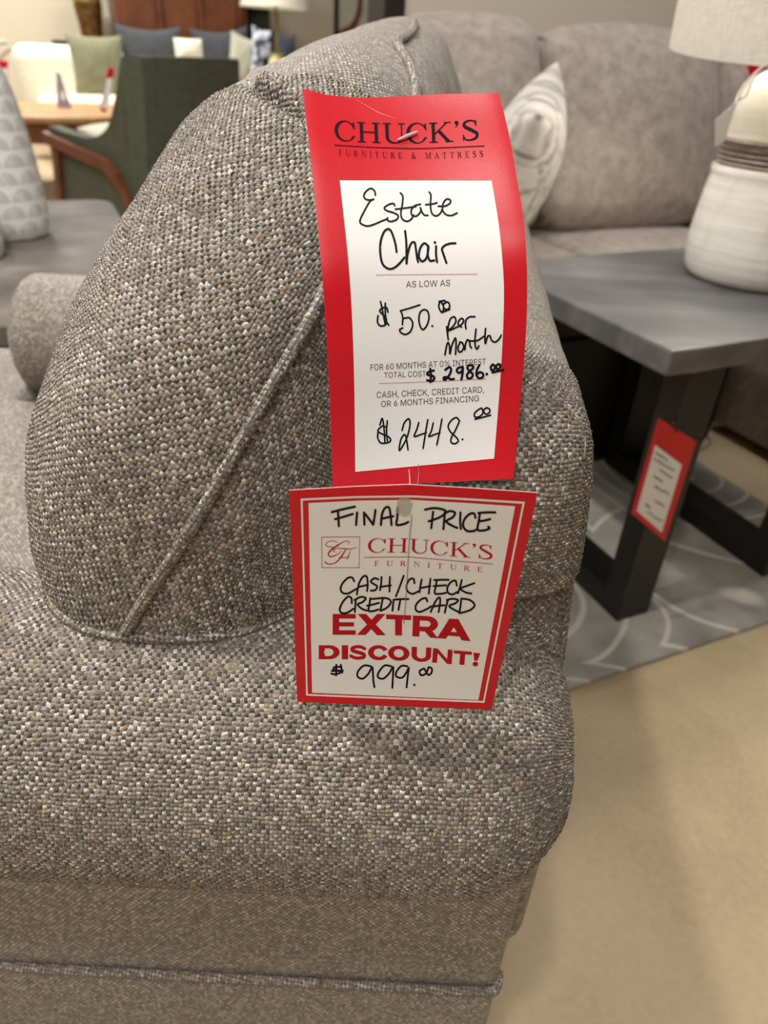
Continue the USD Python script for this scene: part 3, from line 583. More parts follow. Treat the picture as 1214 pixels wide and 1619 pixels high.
# a hand-drawn capital script pair for the shop's monogram, in box units
class Card:
    """A bent card: rows of edge points give its outline in the picture and its distance; print follows its surface."""
    def __init__(s, left, right, dist, top_sag, bottom_sag, n=48, bow=0.0):
        L = smooth_line(left, n); Rr = smooth_line(right, n); u = np.linspace(0, 1, n); v = np.linspace(0, 1, n)
        PX = L[None, :, :] * (1 - u)[:, None, None] + Rr[None, :, :] * u[:, None, None]
        PX[..., 1] += np.outer(np.interp(u, *top_sag), np.clip(1 - v * 3, 0, 1)) + np.outer(np.interp(u, *bottom_sag), np.clip(v * 3 - 2, 0, 1))
        D = np.interp(v, *dist)[None, :] + bow * np.sin(np.pi * u)[:, None]
        D = gaussian_filter1d(gaussian_filter1d(D, 2, axis=0, mode='nearest'), 3, axis=1, mode='nearest')
        d = CF + CX * ((PX[..., :1] - W / 2) / F) - CU * ((PX[..., 1:] - H / 2) / F); s.P = EYE + d * D[..., None]
        nrm = normals_of(s.P); s.N = np.where((((EYE - s.P) * nrm).sum(-1) > 0)[..., None], nrm, -nrm)
        s.map = LinearNDInterpolator(PX.reshape(-1, 2), np.hstack([s.P.reshape(-1, 3), s.N.reshape(-1, 3)])); s.tree = cKDTree(PX.reshape(-1, 2)); s.val = np.hstack([s.P.reshape(-1, 3), s.N.reshape(-1, 3)])
    def card(s, t=.0004):
        a = grid_mesh(s.P); b = grid_mesh(s.P - s.N * t); n1, n2 = s.P.shape[:2]; idx = np.arange(n1 * n2).reshape(n1, n2)
        rim = np.concatenate([idx[:-1, 0], idx[-1, :-1], idx[:0:-1, -1], idx[0, :0:-1]]); k = n1 * n2; nx_ = np.roll(rim, -1)
        f = np.vstack([a.faces, b.faces[:, ::-1] + k, np.stack([rim, rim + k, nx_ + k], 1), np.stack([rim, nx_ + k, nx_], 1)])
        m = trimesh.Trimesh(np.vstack([a.vertices, b.vertices]), f, process=False); m.fix_normals(); return m
    def face(s, lift=.00004):
        m = grid_mesh(s.P + s.N * lift); c = ((EYE - m.triangles_center) * m.face_normals).sum(1) < 0; m.faces[c] = m.faces[c][:, ::-1]; return m
    def at(s, px, lift):
        px = np.asarray(px, float); q = s.map(px); bad = np.isnan(q[:, 0])
        if bad.any(): q[bad] = s.val[s.tree.query(px[bad])[1]]
        return q[:, :3] + q[:, 3:] * np.asarray(lift).reshape(-1, 1)
    def ink(s, shape, lift=.00032, step=6.0):
        """A flat print of a shape given in picture coordinates, laid on the card."""
        out = []
        for g in getattr(shape, 'geoms', [shape]):
            if g.geom_type != 'Polygon' or g.area < .05: continue
            tv, tf = trimesh.creation.triangulate_polygon(g.simplify(.08).segmentize(step), engine='earcut')
            out.append(trimesh.Trimesh(s.at(tv, lift), tf, process=False))
        m = cat_(out); c = ((EYE - m.triangles_center) * m.face_normals).sum(1) < 0; m.faces[c] = m.faces[c][:, ::-1]; return m
    def ribbon(s, pts, w, lift=.00032, n=40):
        p = smooth_line(pts, n); t = np.gradient(p, axis=0); t /= np.linalg.norm(t, axis=1, keepdims=True); o = np.c_[-t[:, 1], t[:, 0]] * w / 2
        m = grid_mesh(s.at(np.stack([p - o, p + o], 1).reshape(-1, 2), lift).reshape(n, 2, 3)); c = ((EYE - m.triangles_center) * m.face_normals).sum(1) < 0; m.faces[c] = m.faces[c][:, ::-1]; return m
    def patch(s, tl, tr, bl, br, lift=.0002, n=30, left=None, right=None, top=None):
        v = np.linspace(0, 1, n)[:, None]; L = smooth_line(left, n) if left else np.array(tl) * (1 - v) + np.array(bl) * v; Rr = smooth_line(right, n) if right else np.array(tr) * (1 - v) + np.array(br) * v
        u = np.linspace(0, 1, n); PX = L[None] * (1 - u)[:, None, None] + Rr[None] * u[:, None, None]
        if top: PX[..., 1] += np.outer(np.interp(u, *top), np.clip(1 - np.linspace(0, 1, n) * 3, 0, 1))
        m = grid_mesh(s.at(PX.reshape(-1, 2), lift).reshape(n, n, 3)); c = ((EYE - m.triangles_center) * m.face_normals).sum(1) < 0; m.faces[c] = m.faces[c][:, ::-1]; return m
def quad_letter(g, xl, xr, bl, br, tl, tr, lean_l=0, lean_r=0):
    """Unit-square glyph into the quadrilateral baseline (xl, bl)-(xr, br), top (xl + lean_l, tl)-(xr + lean_r, tr)."""
    from shapely import transform
    def f(c):
        x, y = c[:, :1], c[:, 1:]
        return (1 - x) * (1 - y) * np.array([xl, bl]) + x * (1 - y) * np.array([xr, br]) + (1 - x) * y * np.array([xl + lean_l, tl]) + x * y * np.array([xr + lean_r, tr])
    return transform(g.segmentize(.2), f)
def serif_line(text, x0, x1, base, cap, lean=0.0, spacing=None, wide=1.0):
    """Serif capitals between x0 and x1 on the curve base(x); spacing: even pitch of letterspaced capitals."""
    from shapely import transform
    adv = np.array([SERIF[c][1] if c != ' ' else .55 for c in text]); sp = spacing or 0.0
    tot = (adv.sum() + sp * (len(text) - 1)); k = (x1 - x0) / tot; x, out = x0, []
    for c, a in zip(text, adv):
        if c != ' ':
            xm = x + a * k / 2; b = base(xm); sl = (base(xm + 3) - base(xm - 3)) / 6
            out.append(transform(SERIF[c][0], lambda q, x=x, xm=xm, b=b, sl=sl: np.c_[x + q[:, 0] * k + q[:, 1] * lean, b + (x + q[:, 0] * k - xm) * sl - q[:, 1] * cap]))
        x += (a + sp) * k
    return out
def hand(strokes, off, sc, w):
    """Marker pen: strokes traced on an enlargement, brought back to the picture."""
    return unary_union([LineString(smooth_line(np.array(s_, float) / sc + np.array(off), max(8, 9 * len(s_)))).buffer(w / 2, quad_segs=5) if len(s_) > 1 else Point(*(np.array(s_[0], float) / sc + np.array(off))).buffer(w * .62) for s_ in strokes])
def sans_line(card, text, x0, x1, y0, y1, cap, lift=.00032):
    m = meshkit.text_mesh(text, cap, depth=.1); v = np.array(m.vertices); keep = np.abs(v[m.faces][:, :, 2]).max(1) < 1e-6
    w = v[:, 0].max(); px = np.c_[x0 + v[:, 0] / w * (x1 - x0), y0 + (y1 - y0) * v[:, 0] / w - v[:, 1]]
    q = trimesh.Trimesh(card.at(px, lift), m.faces[keep], process=False); c = ((EYE - q.triangles_center) * q.face_normals).sum(1) < 0; q.faces[c] = q.faces[c][:, ::-1]; q.remove_unreferenced_vertices(); return q

# ---- the long red price card pinned to the cushion
T1 = Card([(478, 140), (494, 276), (510, 445), (519.6, 598), (526, 771)], [(788.5, 147), (806, 219), (818, 288), (828, 349), (833, 430), (832, 514), (826, 598), (812, 757)],
          ([0, .2, .45, .7, 1], [.366, .360, .356, .366, .388]), ([0, .12, .27, .46, .7, 1], [0, 9, 13, 10, 4, 0]), ([0, 1], [0, 0]), bow=.004)
pt = thing('price_card', 'long red price card lettered Estate Chair, pinned to the tweed back cushion', 'price tag', T1.P[24, 24], group=None)
part('card', T1.card(), M['white_paper'], pt, smooth=30)
part('red_face', T1.face(), M['red_card'], pt, smooth=True)
part('white_panel', T1.patch((537, 285.5), (777, 286), (561.6, 746), (781, 725), left=[(537, 285.5), (552, 430), (559, 570), (561.6, 746)], right=[(777, 286), (789, 360), (796, 440), (796, 500), (791, 598), (781, 725)]), M['white_paper'], pt, smooth=True)
def b1(x): s_ = (x - 529) / 228; return 221.8 + 5.5 * (1 - (2 * s_ - 1) ** 2) - 1.2 * s_
lg = serif_line("CHUCK'S", 528.5, 758, b1, 31.5, lean=-1.2)
def b2(x): s_ = (x - 536) / 226; return 245.8 + 4 * (1 - (2 * s_ - 1) ** 2) + 2.2 * s_
lg2 = serif_line('FURNITURE & MATTRESS', 535.5, 764, b2, 9.3, lean=-.4, spacing=.55)
part('rule', T1.ribbon([(528, 229.7), (590, 233.3), (657, 235.2), (700, 234), (766, 231)], 1.2), M['dark_print'], pt, smooth=False)
part('lettering', T1.ink(unary_union(lg + lg2)), M['dark_print'], pt, smooth=False)
part('rule', T1.ribbon([(594, 435), (755, 433.5)], .9), M['rose_ink'], pt, smooth=False)
part('rule', T1.ribbon([(599, 606.3), (674, 603.5), (768, 599)], .9), M['rose_ink'], pt, smooth=False)
for txt, x0, x1, y0, y1, cap in (('AS LOW AS', 641.5, 711.5, 454.5, 452, 9.6), ('FOR 60 MONTHS AT 0% INTEREST', 584.5, 768, 585.5, 576, 9.2), ('TOTAL COST', 606.5, 673, 597.5, 594.8, 8.6), ('CASH, CHECK, CREDIT CARD,', 594.5, 765, 629, 620.5, 9.6), ('OR 6 MONTHS FINANCING', 601.5, 757, 643.2, 634.2, 9.2)):
    part('printed_line', sans_line(T1, txt, x0, x1, y0, y1, cap), M['grey_print'], pt, smooth=False)
HW1 = [[(258, 128), (250, 85), (212, 57), (165, 82), (135, 130), (152, 170), (200, 181), (240, 172), (200, 195), (150, 280), (102, 375), (98, 425), (170, 457), (250, 437), (330, 402), (385, 382)],
       [(465, 240), (452, 218), (405, 226), (353, 265), (382, 294), (450, 315), (500, 345), (488, 385), (430, 408), (392, 400), (388, 370)],
       [(525, 105), (550, 140), (545, 230), (530, 320), (545, 382), (595, 407), (640, 385), (665, 340)], [(472, 278), (560, 268), (690, 250)],
       [(738, 226), (680, 240), (640, 292), (650, 342), (698, 350), (742, 300), (738, 262), (760, 318), (785, 342), (818, 343)],
       [(832, 95), (850, 130), (845, 230), (860, 320), (905, 350), (950, 322), (970, 280)], [(795, 230), (860, 224), (915, 210)],
       [(930, 246), (1000, 245), (1055, 212), (1055, 178), (1015, 172), (980, 220), (976, 290), (1012, 335), (1070, 345), (1130, 318)]]
HW1b = [[(484, 732), (470, 640), (430, 520), (395, 488), (350, 520), (315, 620), (310, 740), (335, 860), (395, 910), (450, 905), (510, 860), (568, 792)], [(575, 510), (588, 640), (590, 855)], [(590, 850), (605, 740), (640, 640), (675, 632), (690, 700), (703, 800), (714, 838)],
        [(822, 670), (780, 640), (737, 690), (722, 780), (755, 832), (800, 800), (822, 710), (822, 670), (816, 760), (840, 825), (885, 822)], [(905, 672), (905, 760), (915, 840)], [(893, 632)], [(1015, 848), (985, 760), (968, 700), (1000, 662), (1060, 642), (1112, 640)]]
HW2 = [[(158, 190), (147, 150), (110, 152), (85, 180), (115, 212), (142, 245), (138, 300), (92, 312), (66, 280), (70, 220)], [(92, 95), (105, 150), (120, 230), (135, 300)], [(135, 110), (135, 200), (145, 270), (165, 305)],
       [(275, 180), (290, 230), (288, 300)], [(270, 178), (350, 155), (443, 125)], [(300, 245), (350, 240), (380, 290), (360, 360), (315, 388), (272, 370), (265, 345), (290, 330)], [(480, 165), (447, 190), (435, 250), (445, 310), (470, 345), (505, 310), (525, 240), (512, 180), (480, 165)], [(555, 313)],
       [(625, 95), (612, 130), (620, 165), (642, 190), (656, 150), (640, 105), (622, 92)], [(680, 100), (655, 120), (660, 155), (690, 165), (710, 140), (700, 105), (670, 95)], [(615, 95), (665, 85)], [(640, 192), (710, 165)],
       [(682, 318), (690, 380), (697, 435)], [(690, 395), (700, 300), (720, 245), (752, 232), (765, 270), (735, 322), (692, 356), (760, 330), (815, 300), (835, 262), (815, 245), (790, 270), (788, 305), (815, 322)], [(855, 338), (850, 290), (862, 250), (895, 230), (935, 230)],
       [(668, 570), (680, 500), (695, 460), (708, 490), (712, 560), (728, 490), (760, 420), (767, 470), (762, 565)], [(805, 455), (785, 500), (790, 540), (815, 540), (835, 500), (822, 462), (800, 455)], [(845, 525), (852, 470), (870, 435), (888, 455), (892, 490), (905, 508)],
       [(945, 340), (936, 430), (940, 500), (955, 518), (970, 490)], [(880, 445), (955, 443), (1015, 405)], [(1030, 335), (1025, 400), (1028, 468), (1050, 405), (1070, 402), (1085, 440), (1115, 456), (1150, 430), (1170, 395)]]
HW3 = [[(610, 135), (565, 148), (555, 168), (600, 180), (615, 200), (592, 225), (555, 216)], [(580, 120), (586, 180), (580, 230)], [(705, 130), (740, 107), (755, 130), (735, 180), (700, 215), (692, 195), (720, 190), (750, 208), (778, 205)], [(848, 105), (812, 115), (802, 140), (825, 155), (850, 130), (852, 105), (850, 160), (840, 210)],
       [(935, 95), (905, 90), (890, 112), (910, 142), (935, 165), (925, 195), (897, 200), (886, 175), (910, 140), (940, 112), (932, 93)], [(990, 90), (970, 130), (966, 175), (990, 200), (1020, 188), (1020, 160), (992, 150), (970, 170)], [(1052, 165)],
       [(1100, 85), (1085, 110), (1095, 134), (1115, 125), (1120, 97), (1100, 85)], [(1150, 80), (1130, 100), (1140, 125), (1160, 115), (1165, 90), (1150, 80)], [(1100, 152), (1190, 130)]]
HW3b = [[(205, 605), (178, 600), (143, 640), (190, 670), (235, 690), (250, 715), (232, 736), (170, 740), (143, 700), (145, 640)], [(160, 590), (180, 535), (195, 620), (202, 735)], [(222, 555), (215, 650), (225, 735)], [(345, 635), (365, 570), (400, 538), (412, 570), (400, 650), (370, 730), (325, 802), (322, 775), (340, 700), (368, 670), (384, 720), (395, 797)],
        [(485, 570), (470, 622), (447, 685), (500, 670), (547, 655)], [(560, 545), (540, 660), (521, 785)], [(605, 572), (590, 640), (568, 686), (620, 668), (662, 655)], [(678, 540), (660, 640), (635, 755)],
        [(825, 555), (798, 528), (758, 550), (730, 600), (752, 650), (795, 690), (815, 722), (788, 746), (755, 735), (757, 695), (790, 635), (815, 580), (825, 555)], [(850, 710)], [(985, 460), (952, 490), (952, 522), (990, 520), (1020, 490), (1010, 450), (985, 460)], [(1050, 445), (1025, 470), (1045, 500), (1075, 485), (1075, 457), (1050, 445)], [(955, 542), (1085, 508)]]
part('handwriting', T1.ink(hand(HW1, (555, 290), 6.744, 2.8), .00036), M['black_ink'], pt, smooth=False, label='handwritten word Estate')
part('handwriting', T1.ink(hand(HW1b, (555, 290), 6.744, 3.5), .00036), M['black_ink'], pt, smooth=False, label='handwritten word Chair')
part('handwriting', T1.ink(hand(HW2, (585, 460), 5.647, 2.8), .00036), M['black_ink'], pt, smooth=False, label='handwritten $50.00 per month')
part('handwriting', T1.ink(hand(HW3, (570, 560), 5.278, 3.6), .00042), M['black_ink'], pt, smooth=False, label='handwritten $2986.00')
part('handwriting', T1.ink(hand(HW3b, (570, 560), 5.278, 2.6), .00036), M['black_ink'], pt, smooth=False, label='handwritten $2448.00')
def bar3(card, p0, p1, r, lift, sides=8, w0=.6): q = card.at(np.array([np.array(p0) * (1 - t) + np.array(p1) * t for t in np.linspace(0, 1, 14)]), lift); s_ = np.linspace(-1, 1, 14); return tube(q, r * (w0 + (1 - w0) * (1 - np.abs(s_))), sides)
part('fastener', bar3(T1, (628.5, 224), (660, 211), .0010, .0013), M['pink_plastic'], pt, label='pale plastic fastener bar')
part('crease', T1.ink(vstroke([(561, 157), (580, 168), (600, 179), (625, 188)], [.5, 1.2, 1.6, .4]), .0002), M['crease'], pt, smooth=False)

# ---- the square discount card hanging from it
T2 = Card([(457, 775), (470, 1109.5)], [(850, 779), (777, 1122)], ([0, 1], [.325, .410]), ([0, .27, .48, .75, 1], [0, -7, -11, -6, 0]), ([0, .45, 1], [0, 1, 0]), bow=-.004)
pd = thing('discount_card', 'square red-bordered card lettered FINAL PRICE and EXTRA DISCOUNT, hanging below the long red price card', 'price tag', T2.P[24, 24])
part('card', T2.card(), M['white_paper'], pd, smooth=30)
part('red_face', T2.face(), M['red_card'], pd, smooth=True)
tp = ([0, .25, .5, .75, 1], [0, -5.2, -7.5, -4.2, 0])
part('border_line', T2.patch((475.5, 788), (829.5, 793), (484, 1099.5), (765.5, 1111), top=tp), M['white_paper'], pd, smooth=True)
part('inner_border', T2.patch((478.5, 790.7), (825.5, 796), (486.7, 1096.6), (763.3, 1107.5), top=tp, lift=.00033), M['red_card'], pd, smooth=True)
part('white_panel', T2.patch((488, 794.5), (814, 799.5), (493.5, 1094.5), (756, 1106), top=tp, lift=.00046), M['white_paper'], pd, smooth=True)
L2 = .00058
HW4 = [[(85, 105), (90, 198)], [(42, 102), (120, 82), (200, 65)], [(65, 150), (120, 135), (185, 115)], [(215, 105), (208, 190)], [(262, 105), (265, 188)], [(262, 105), (290, 140), (325, 188)], [(325, 188), (335, 130), (340, 88)], [(378, 190), (385, 120), (405, 75), (432, 70), (445, 130), (450, 190)], [(385, 147), (462, 130)], [(492, 72), (490, 140), (485, 188), (530, 185), (565, 170)],
       [(735, 100), (728, 160), (722, 212)], [(680, 85), (740, 75), (805, 85), (822, 102), (790, 132), (745, 152), (705, 165)], [(815, 105), (810, 170), (805, 218)], [(812, 112), (850, 95), (885, 107), (868, 138), (825, 165), (865, 195), (900, 210)], [(922, 105), (920, 170), (925, 217)], [(1025, 140), (1015, 112), (985, 115), (950, 150), (940, 195), (965, 230), (1010, 232), (1030, 222)], [(1055, 110), (1048, 160), (1040, 222), (1080, 228), (1120, 214), (1112, 202)], [(1045, 108), (1100, 104), (1160, 104)], [(1045, 165), (1085, 160), (1125, 150)]]
HW6 = [[(178, 90), (160, 60), (125, 65), (85, 105), (68, 150), (85, 182), (125, 188), (170, 165), (195, 150)], [(198, 195), (215, 110), (245, 55), (275, 50), (285, 110), (280, 168)], [(215, 135), (285, 118)], [(370, 75), (340, 65), (310, 90), (330, 110), (360, 130), (345, 160), (310, 165)], [(395, 55), (392, 110), (383, 160)], [(462, 55), (460, 110), (458, 172)], [(385, 135), (470, 122)], [(572, 45), (545, 120), (510, 210)],
       [(658, 105), (650, 70), (620, 75), (595, 120), (600, 165), (640, 190), (690, 170)], [(715, 75), (705, 130), (698, 178)], [(785, 70), (778, 130), (772, 188)], [(700, 145), (785, 128)], [(835, 85), (828, 130), (820, 186), (870, 190), (910, 182)], [(815, 80), (870, 78), (930, 78)], [(810, 128), (910, 122)], [(995, 125), (985, 85), (950, 95), (920, 140), (925, 180), (960, 195), (1000, 175)], [(1035, 80), (1020, 140), (1005, 185)], [(1135, 105), (1080, 125), (1025, 150), (1070, 180), (1112, 188)],
       [(158, 265), (155, 225), (130, 212), (90, 250), (62, 310), (75, 342), (120, 342), (170, 310)], [(190, 240), (185, 300), (182, 335)], [(180, 240), (230, 215), (270, 225), (245, 255), (205, 275), (240, 310), (280, 325)], [(305, 225), (300, 270), (292, 325), (330, 328), (370, 315)], [(305, 232), (350, 228), (390, 225)], [(280, 285), (330, 275), (375, 262)], [(405, 225), (395, 280), (385, 325)], [(400, 222), (450, 230), (470, 257), (440, 300), (390, 325)], [(490, 250), (482, 325)], [(545, 240), (535, 290), (530, 318)], [(490, 238), (550, 232), (610, 232)],
       [(760, 250), (750, 225), (710, 235), (670, 280), (670, 320), (700, 335), (760, 310), (790, 290)], [(788, 335), (815, 270), (845, 225), (862, 225), (860, 280), (850, 335)], [(805, 292), (850, 285), (895, 282)], [(925, 240), (910, 290), (900, 340)], [(915, 240), (960, 230), (1005, 240), (985, 265), (935, 287), (970, 315), (1020, 340)], [(1030, 240), (1025, 290), (1015, 345)], [(1030, 228), (1100, 240), (1138, 280), (1110, 315), (1060, 335), (1015, 345)]]
HW7 = [[(195, 405), (150, 405), (140, 420), (175, 430), (185, 445), (150, 455), (125, 450)], [(160, 390), (158, 462)], [(190, 390), (200, 445)], [(128, 432), (205, 430)], [(395, 400), (350, 395), (310, 432), (305, 470), (340, 485), (380, 450), (405, 405), (410, 450), (413, 500), (420, 543)], [(535, 400), (490, 395), (450, 440), (445, 475), (480, 485), (520, 450), (547, 405), (548, 450), (545, 500), (543, 548)], [(645, 400), (605, 398), (570, 440), (570, 470), (610, 478), (640, 440), (655, 410), (650, 450), (645, 500), (640, 545)], [(693, 528)],
       [(760, 415), (730, 432), (737, 460), (765, 455), (785, 425), (790, 407), (812, 415), (810, 445), (790, 460), (775, 440), (760, 415)]]
part('handwriting', T2.ink(hand(HW4, (515, 785), 4.336, 3.7), L2), M['black_ink'], pd, smooth=False, label='handwritten words FINAL PRICE')
part('handwriting', T2.ink(hand(HW6, (525, 900), 5.058, 3.0), L2 + .00006), M['black_ink'], pd, smooth=False, label='handwritten words CASH/CHECK CREDIT CARD')
part('handwriting', T2.ink(hand(HW7, (495, 960), 4.336, 3.0), L2), M['black_ink'], pd, smooth=False, label='handwritten $999.00')
sc5 = lambda pts: [(500 + x / 4.186, 840 + y / 4.186) for x, y in pts]
def b3(x): return 872.6 if x < 645 else 872.6 + (x - 645) * .083
lg = serif_line("CHUCK'S", 580.5, 779, b3, 22.5, lean=1.2)
def b4(x): return 893.7 if x < 645 else 893.7 + (x - 645) * .083
lg2 = serif_line('FURNITURE', 591.5, 763, b4, 8.0, lean=.3, spacing=.95)
part('rule', T2.ribbon(sc5([(315, 168), (610, 165)]), .9, L2), M['red_ink'], pd, smooth=False)
part('rule', T2.ribbon(sc5([(610, 165), (1168, 212)]), .9, L2), M['red_ink'], pd, smooth=False)
bx = Polygon(sc5([(35, 32), (290, 30), (285, 238), (37, 238)])); bx = bx.difference(bx.buffer(-.85))
cfm = [vstroke(sc5(p_), w_) for p_, w_ in (([(212, 82), (220, 64), (195, 60), (150, 82), (98, 120), (80, 148), (100, 164), (150, 142), (166, 122)], [.7, .9, 1.0, 2.0, 2.4, 2.0, 1.6, 1.2, .7]), ([(150, 92), (105, 100), (66, 90), (72, 68), (112, 58), (140, 68)], [.7, .9, 1.2, 1.0, .9, .7]),
       ([(125, 132), (112, 120), (140, 108), (180, 110), (230, 112), (268, 102)], [1.2, 1.0, 1.2, 1.6, 1.2, .7]), ([(198, 112), (168, 160), (132, 200), (92, 213), (62, 204), (60, 198)], [1.4, 2.2, 2.0, 1.4, 1.6, 1.8]), ([(150, 168), (180, 170), (222, 164)], [.8, 1.2, .8]), ([(228, 124), (204, 178)], [.8, 1.6]))]
part('lettering', T2.ink(unary_union(lg + lg2), L2), M['red_ink'], pd, smooth=False)
part('monogram', T2.ink(unary_union(cfm + [bx]), L2), M['red_ink'], pd, smooth=False, label='boxed script CF monogram')
s7 = lambda x, y: (495 + x / 4.336, 960 + y / 4.336)
def bline(spec):
    out = []
    for c, xl, xr, bl, br, tl, tr, ll, lr in spec:
        a, b_, c_, d_ = s7(xl, bl), s7(xr, br), s7(0, tl), s7(0, tr); out.append(quad_letter(BOLD[c], a[0], b_[0], a[1], b_[1], c_[1], d_[1], ll / 4.336, lr / 4.336))
    return unary_union(out)
part('lettering', T2.ink(bline([('E', 135, 292, 184, 184, 42, 42, 0, 0), ('X', 300, 498, 185, 187, 42, 42, 2, -2), ('T', 502, 668, 187, 190, 44, 52, -2, 4), ('R', 680, 855, 194, 208, 52, 60, 4, 8), ('A', 848, 1078, 206, 228, 70, 80, 4, -4)]), L2), M['red_ink'], pd, smooth=False, label='bold red word EXTRA')
part('lettering', T2.ink(bline([('D', 40, 182, 351, 352, 256, 256, 0, 0), ('I', 197, 240, 352, 352, 256, 256, 0, 0), ('S', 252, 364, 353, 356, 255, 255, 0, 0), ('C', 377, 510, 355, 358, 256, 259, 0, 0), ('O', 514, 660, 357, 363, 259, 264, 0, 0), ('U', 673, 806, 364, 371, 266, 273, 2, 4), ('N', 814, 948, 374, 386, 276, 288, 8, 8), ('T', 958, 1078, 386, 394, 291, 301, 6, 10), ('!', 1082, 1134, 396, 400, 300, 306, 10, 14)]), L2), M['red_ink'], pd, smooth=False, label='bold red word DISCOUNT')
def free_tube(pxd, r, n=30): return tube(smooth_line([at_d(x, y, d) for x, y, d in pxd], n), r, 6)
t2d = lambda px, py, lift=.0010: tuple(T2.at(np.array([[px, py]]), lift)[0])
part('thread', tube(smooth_line([t2d(651, 812), t2d(647, 850), t2d(644, 900), t2d(641, 950), t2d(638, 984)], 24), .00018, 5), M['thread'], pd, label='clear plastic thread lying over the lettering')
part('tape', T2.ink(Polygon([(628, 789), (634, 785.5), (648, 786), (652, 795), (648, 812), (640, 815), (625, 809)]), .0008), M['clear_plastic'], pd, smooth=False, label='scrap of clear tape')
tie0 = T1.at(np.array([[646.5, 742.0]]), .0006)[0]; tie1 = t2d(650, 792)
part('tie', tube(smooth_line([tie0, T1.at(np.array([[647.5, 758.0]]), .0022)[0], (np.array(tie0) + tie1) / 2 + np.array([0, -.004, -.006]), tie1], 24), .00035, 6), M['pink_plastic'], pd, label='plastic loop tying it to the card above')
tie2 = T1.at(np.array([[661.0, 733.0]]), .0006)[0]
part('tie', tube(smooth_line([tie2, T1.at(np.array([[661.5, 752.0]]), .0016)[0], (np.array(tie2) + t2d(654, 790)) / 2 + np.array([0, -.004, -.006]), t2d(654, 790)], 24), .00022, 6), M['clear_plastic'], pd)

# ================================================================== end table, lamp and what hangs on them
TZ = .585
tab = thing('end_table', 'grey wood end table with slab top on black steel frames, carrying the white ceramic lamp', 'table', R(1.2, 1.1, 0))
A0, A1, B0, B1 = .838, 1.60, .765, 1.325
m = rbox([A0, B0, TZ - .044], [A1, B1, TZ], .005, n=2, seg=14, frame=RF); wob = (meshkit.fbm(np.asarray(m.vertices) * 14, 2) - .5) * .010
mv = np.array(m.vertices); c0 = R((A0 + A1) / 2, (B0 + B1) / 2, 0); mv[:, :2] += unit(np.array(E2))[:2] * wob[:, None] * np.sign((mv - c0) @ E2)[:, None]; m.vertices = mv
part('tabletop', m, M['greywood'], tab, smooth=30)
def leg_frame(a0, w=.078, t=.050):
    """A splayed steel frame: two legs joined by a foot bar and a bar under the top."""
    zt = TZ - .044; z0 = .0115; outer = Polygon([(.768, z0), (1.318, z0), (1.318, zt), (.768, zt)]); inner = Polygon([(.768 + t, z0 + t), (1.318 - t, z0 + t), (1.318 - t, zt - t * .5), (.768 + t, zt - t * .5)])
    def legp(pts): return Polygon(pts)
    f = lambda v: RM(np.c_[a0 + v[:, 2], v[:, 0], v[:, 1]])
    o, i = list(outer.exterior.coords)[:4], list(inner.exterior.coords)[:4]
    return [('leg', legp([o[0], i[0], i[3], o[3]]), f), ('foot_bar', legp([o[0], o[1], i[1], i[0]]), f), ('leg', legp([o[1], o[2], i[2], i[1]]), f), ('top_bar', legp([o[2], o[3], i[3], i[2]]), f)], w
for a0 in (.893, 1.300):
    pcs, w = leg_frame(a0)
    for nm, poly, f in pcs: part(nm, prism(poly, 0, w, f), M['black'], tab, smooth=20)

lb = on_z(1184, 440, TZ); LR = .127
lamp = thing('table_lamp', 'white ceramic table lamp with ribbed brown band and drum shade, on the end table', 'lamp', lb)
pr = [(.0, 0), (.112, 0), (.125, .005), (.134, .018), (.140, .045), (.141, .075), (.138, .12), (.132, .175), (.129, .192), (.131, .196), (.132, .203), (.130, .209), (.122, .212)]
m, _ = lathe(pr, lb); part('base', m, M['ceramic'], lamp, smooth=40)
pr = [(.122, .210)] + [(.1255 + .0022 * math.sin(i * math.pi), .212 + i * .0046) for i in np.arange(0, 10, .25)] + [(.118, .259)]
m, _ = lathe(pr, lb); part('band', m, M['band'], lamp, smooth=60)
pr = [(.118, .256), (.1235, .258), (.1225, .29), (.120, .325), (.112, .346), (.100, .358), (.078, .366), (.045, .371), (.024, .375), (.020, .385), (.018, .43)]
m, _ = lathe(pr, lb); part('shoulder', m, M['ceramic'], lamp, smooth=40)
rb = .262; VD = unit([lb[0], lb[1], 0]); VL = np.array([VD[1], -VD[0], 0]); SB = .402
pr = [(rb - .003, 0), (rb, 0), (rb, .30), (rb - .003, .30), (rb - .003, 0)]
m, _ = lathe(pr, (0, 0, 0), 120); v = np.array(m.vertices); tl = math.radians(7)                # the shade sits crooked, dipping towards us
fwd = VD * math.cos(tl) + UP * math.sin(tl); upw = -VD * math.sin(tl) + UP * math.cos(tl)
m.vertices = lb + UP * SB + v[:, :1] * VL + v[:, 1:2] * fwd + v[:, 2:] * upw; part('lamp_shade', m, M['linen'], lamp, smooth=40)
bulb = lb + UP * (SB + .13); m = trimesh.creation.icosphere(3, .03); m.vertices = np.asarray(m.vertices) * np.array([1, 1, 1.3]) + bulb
part('bulb', m, M['bulb'], lamp, smooth=True); SZ = TZ + SB
m, _ = lathe([(.004, .40), (.004, .50), (.012, .505), (.012, .53), (0, .53)], lb, 12); part('stem', m, M['gold'], lamp)
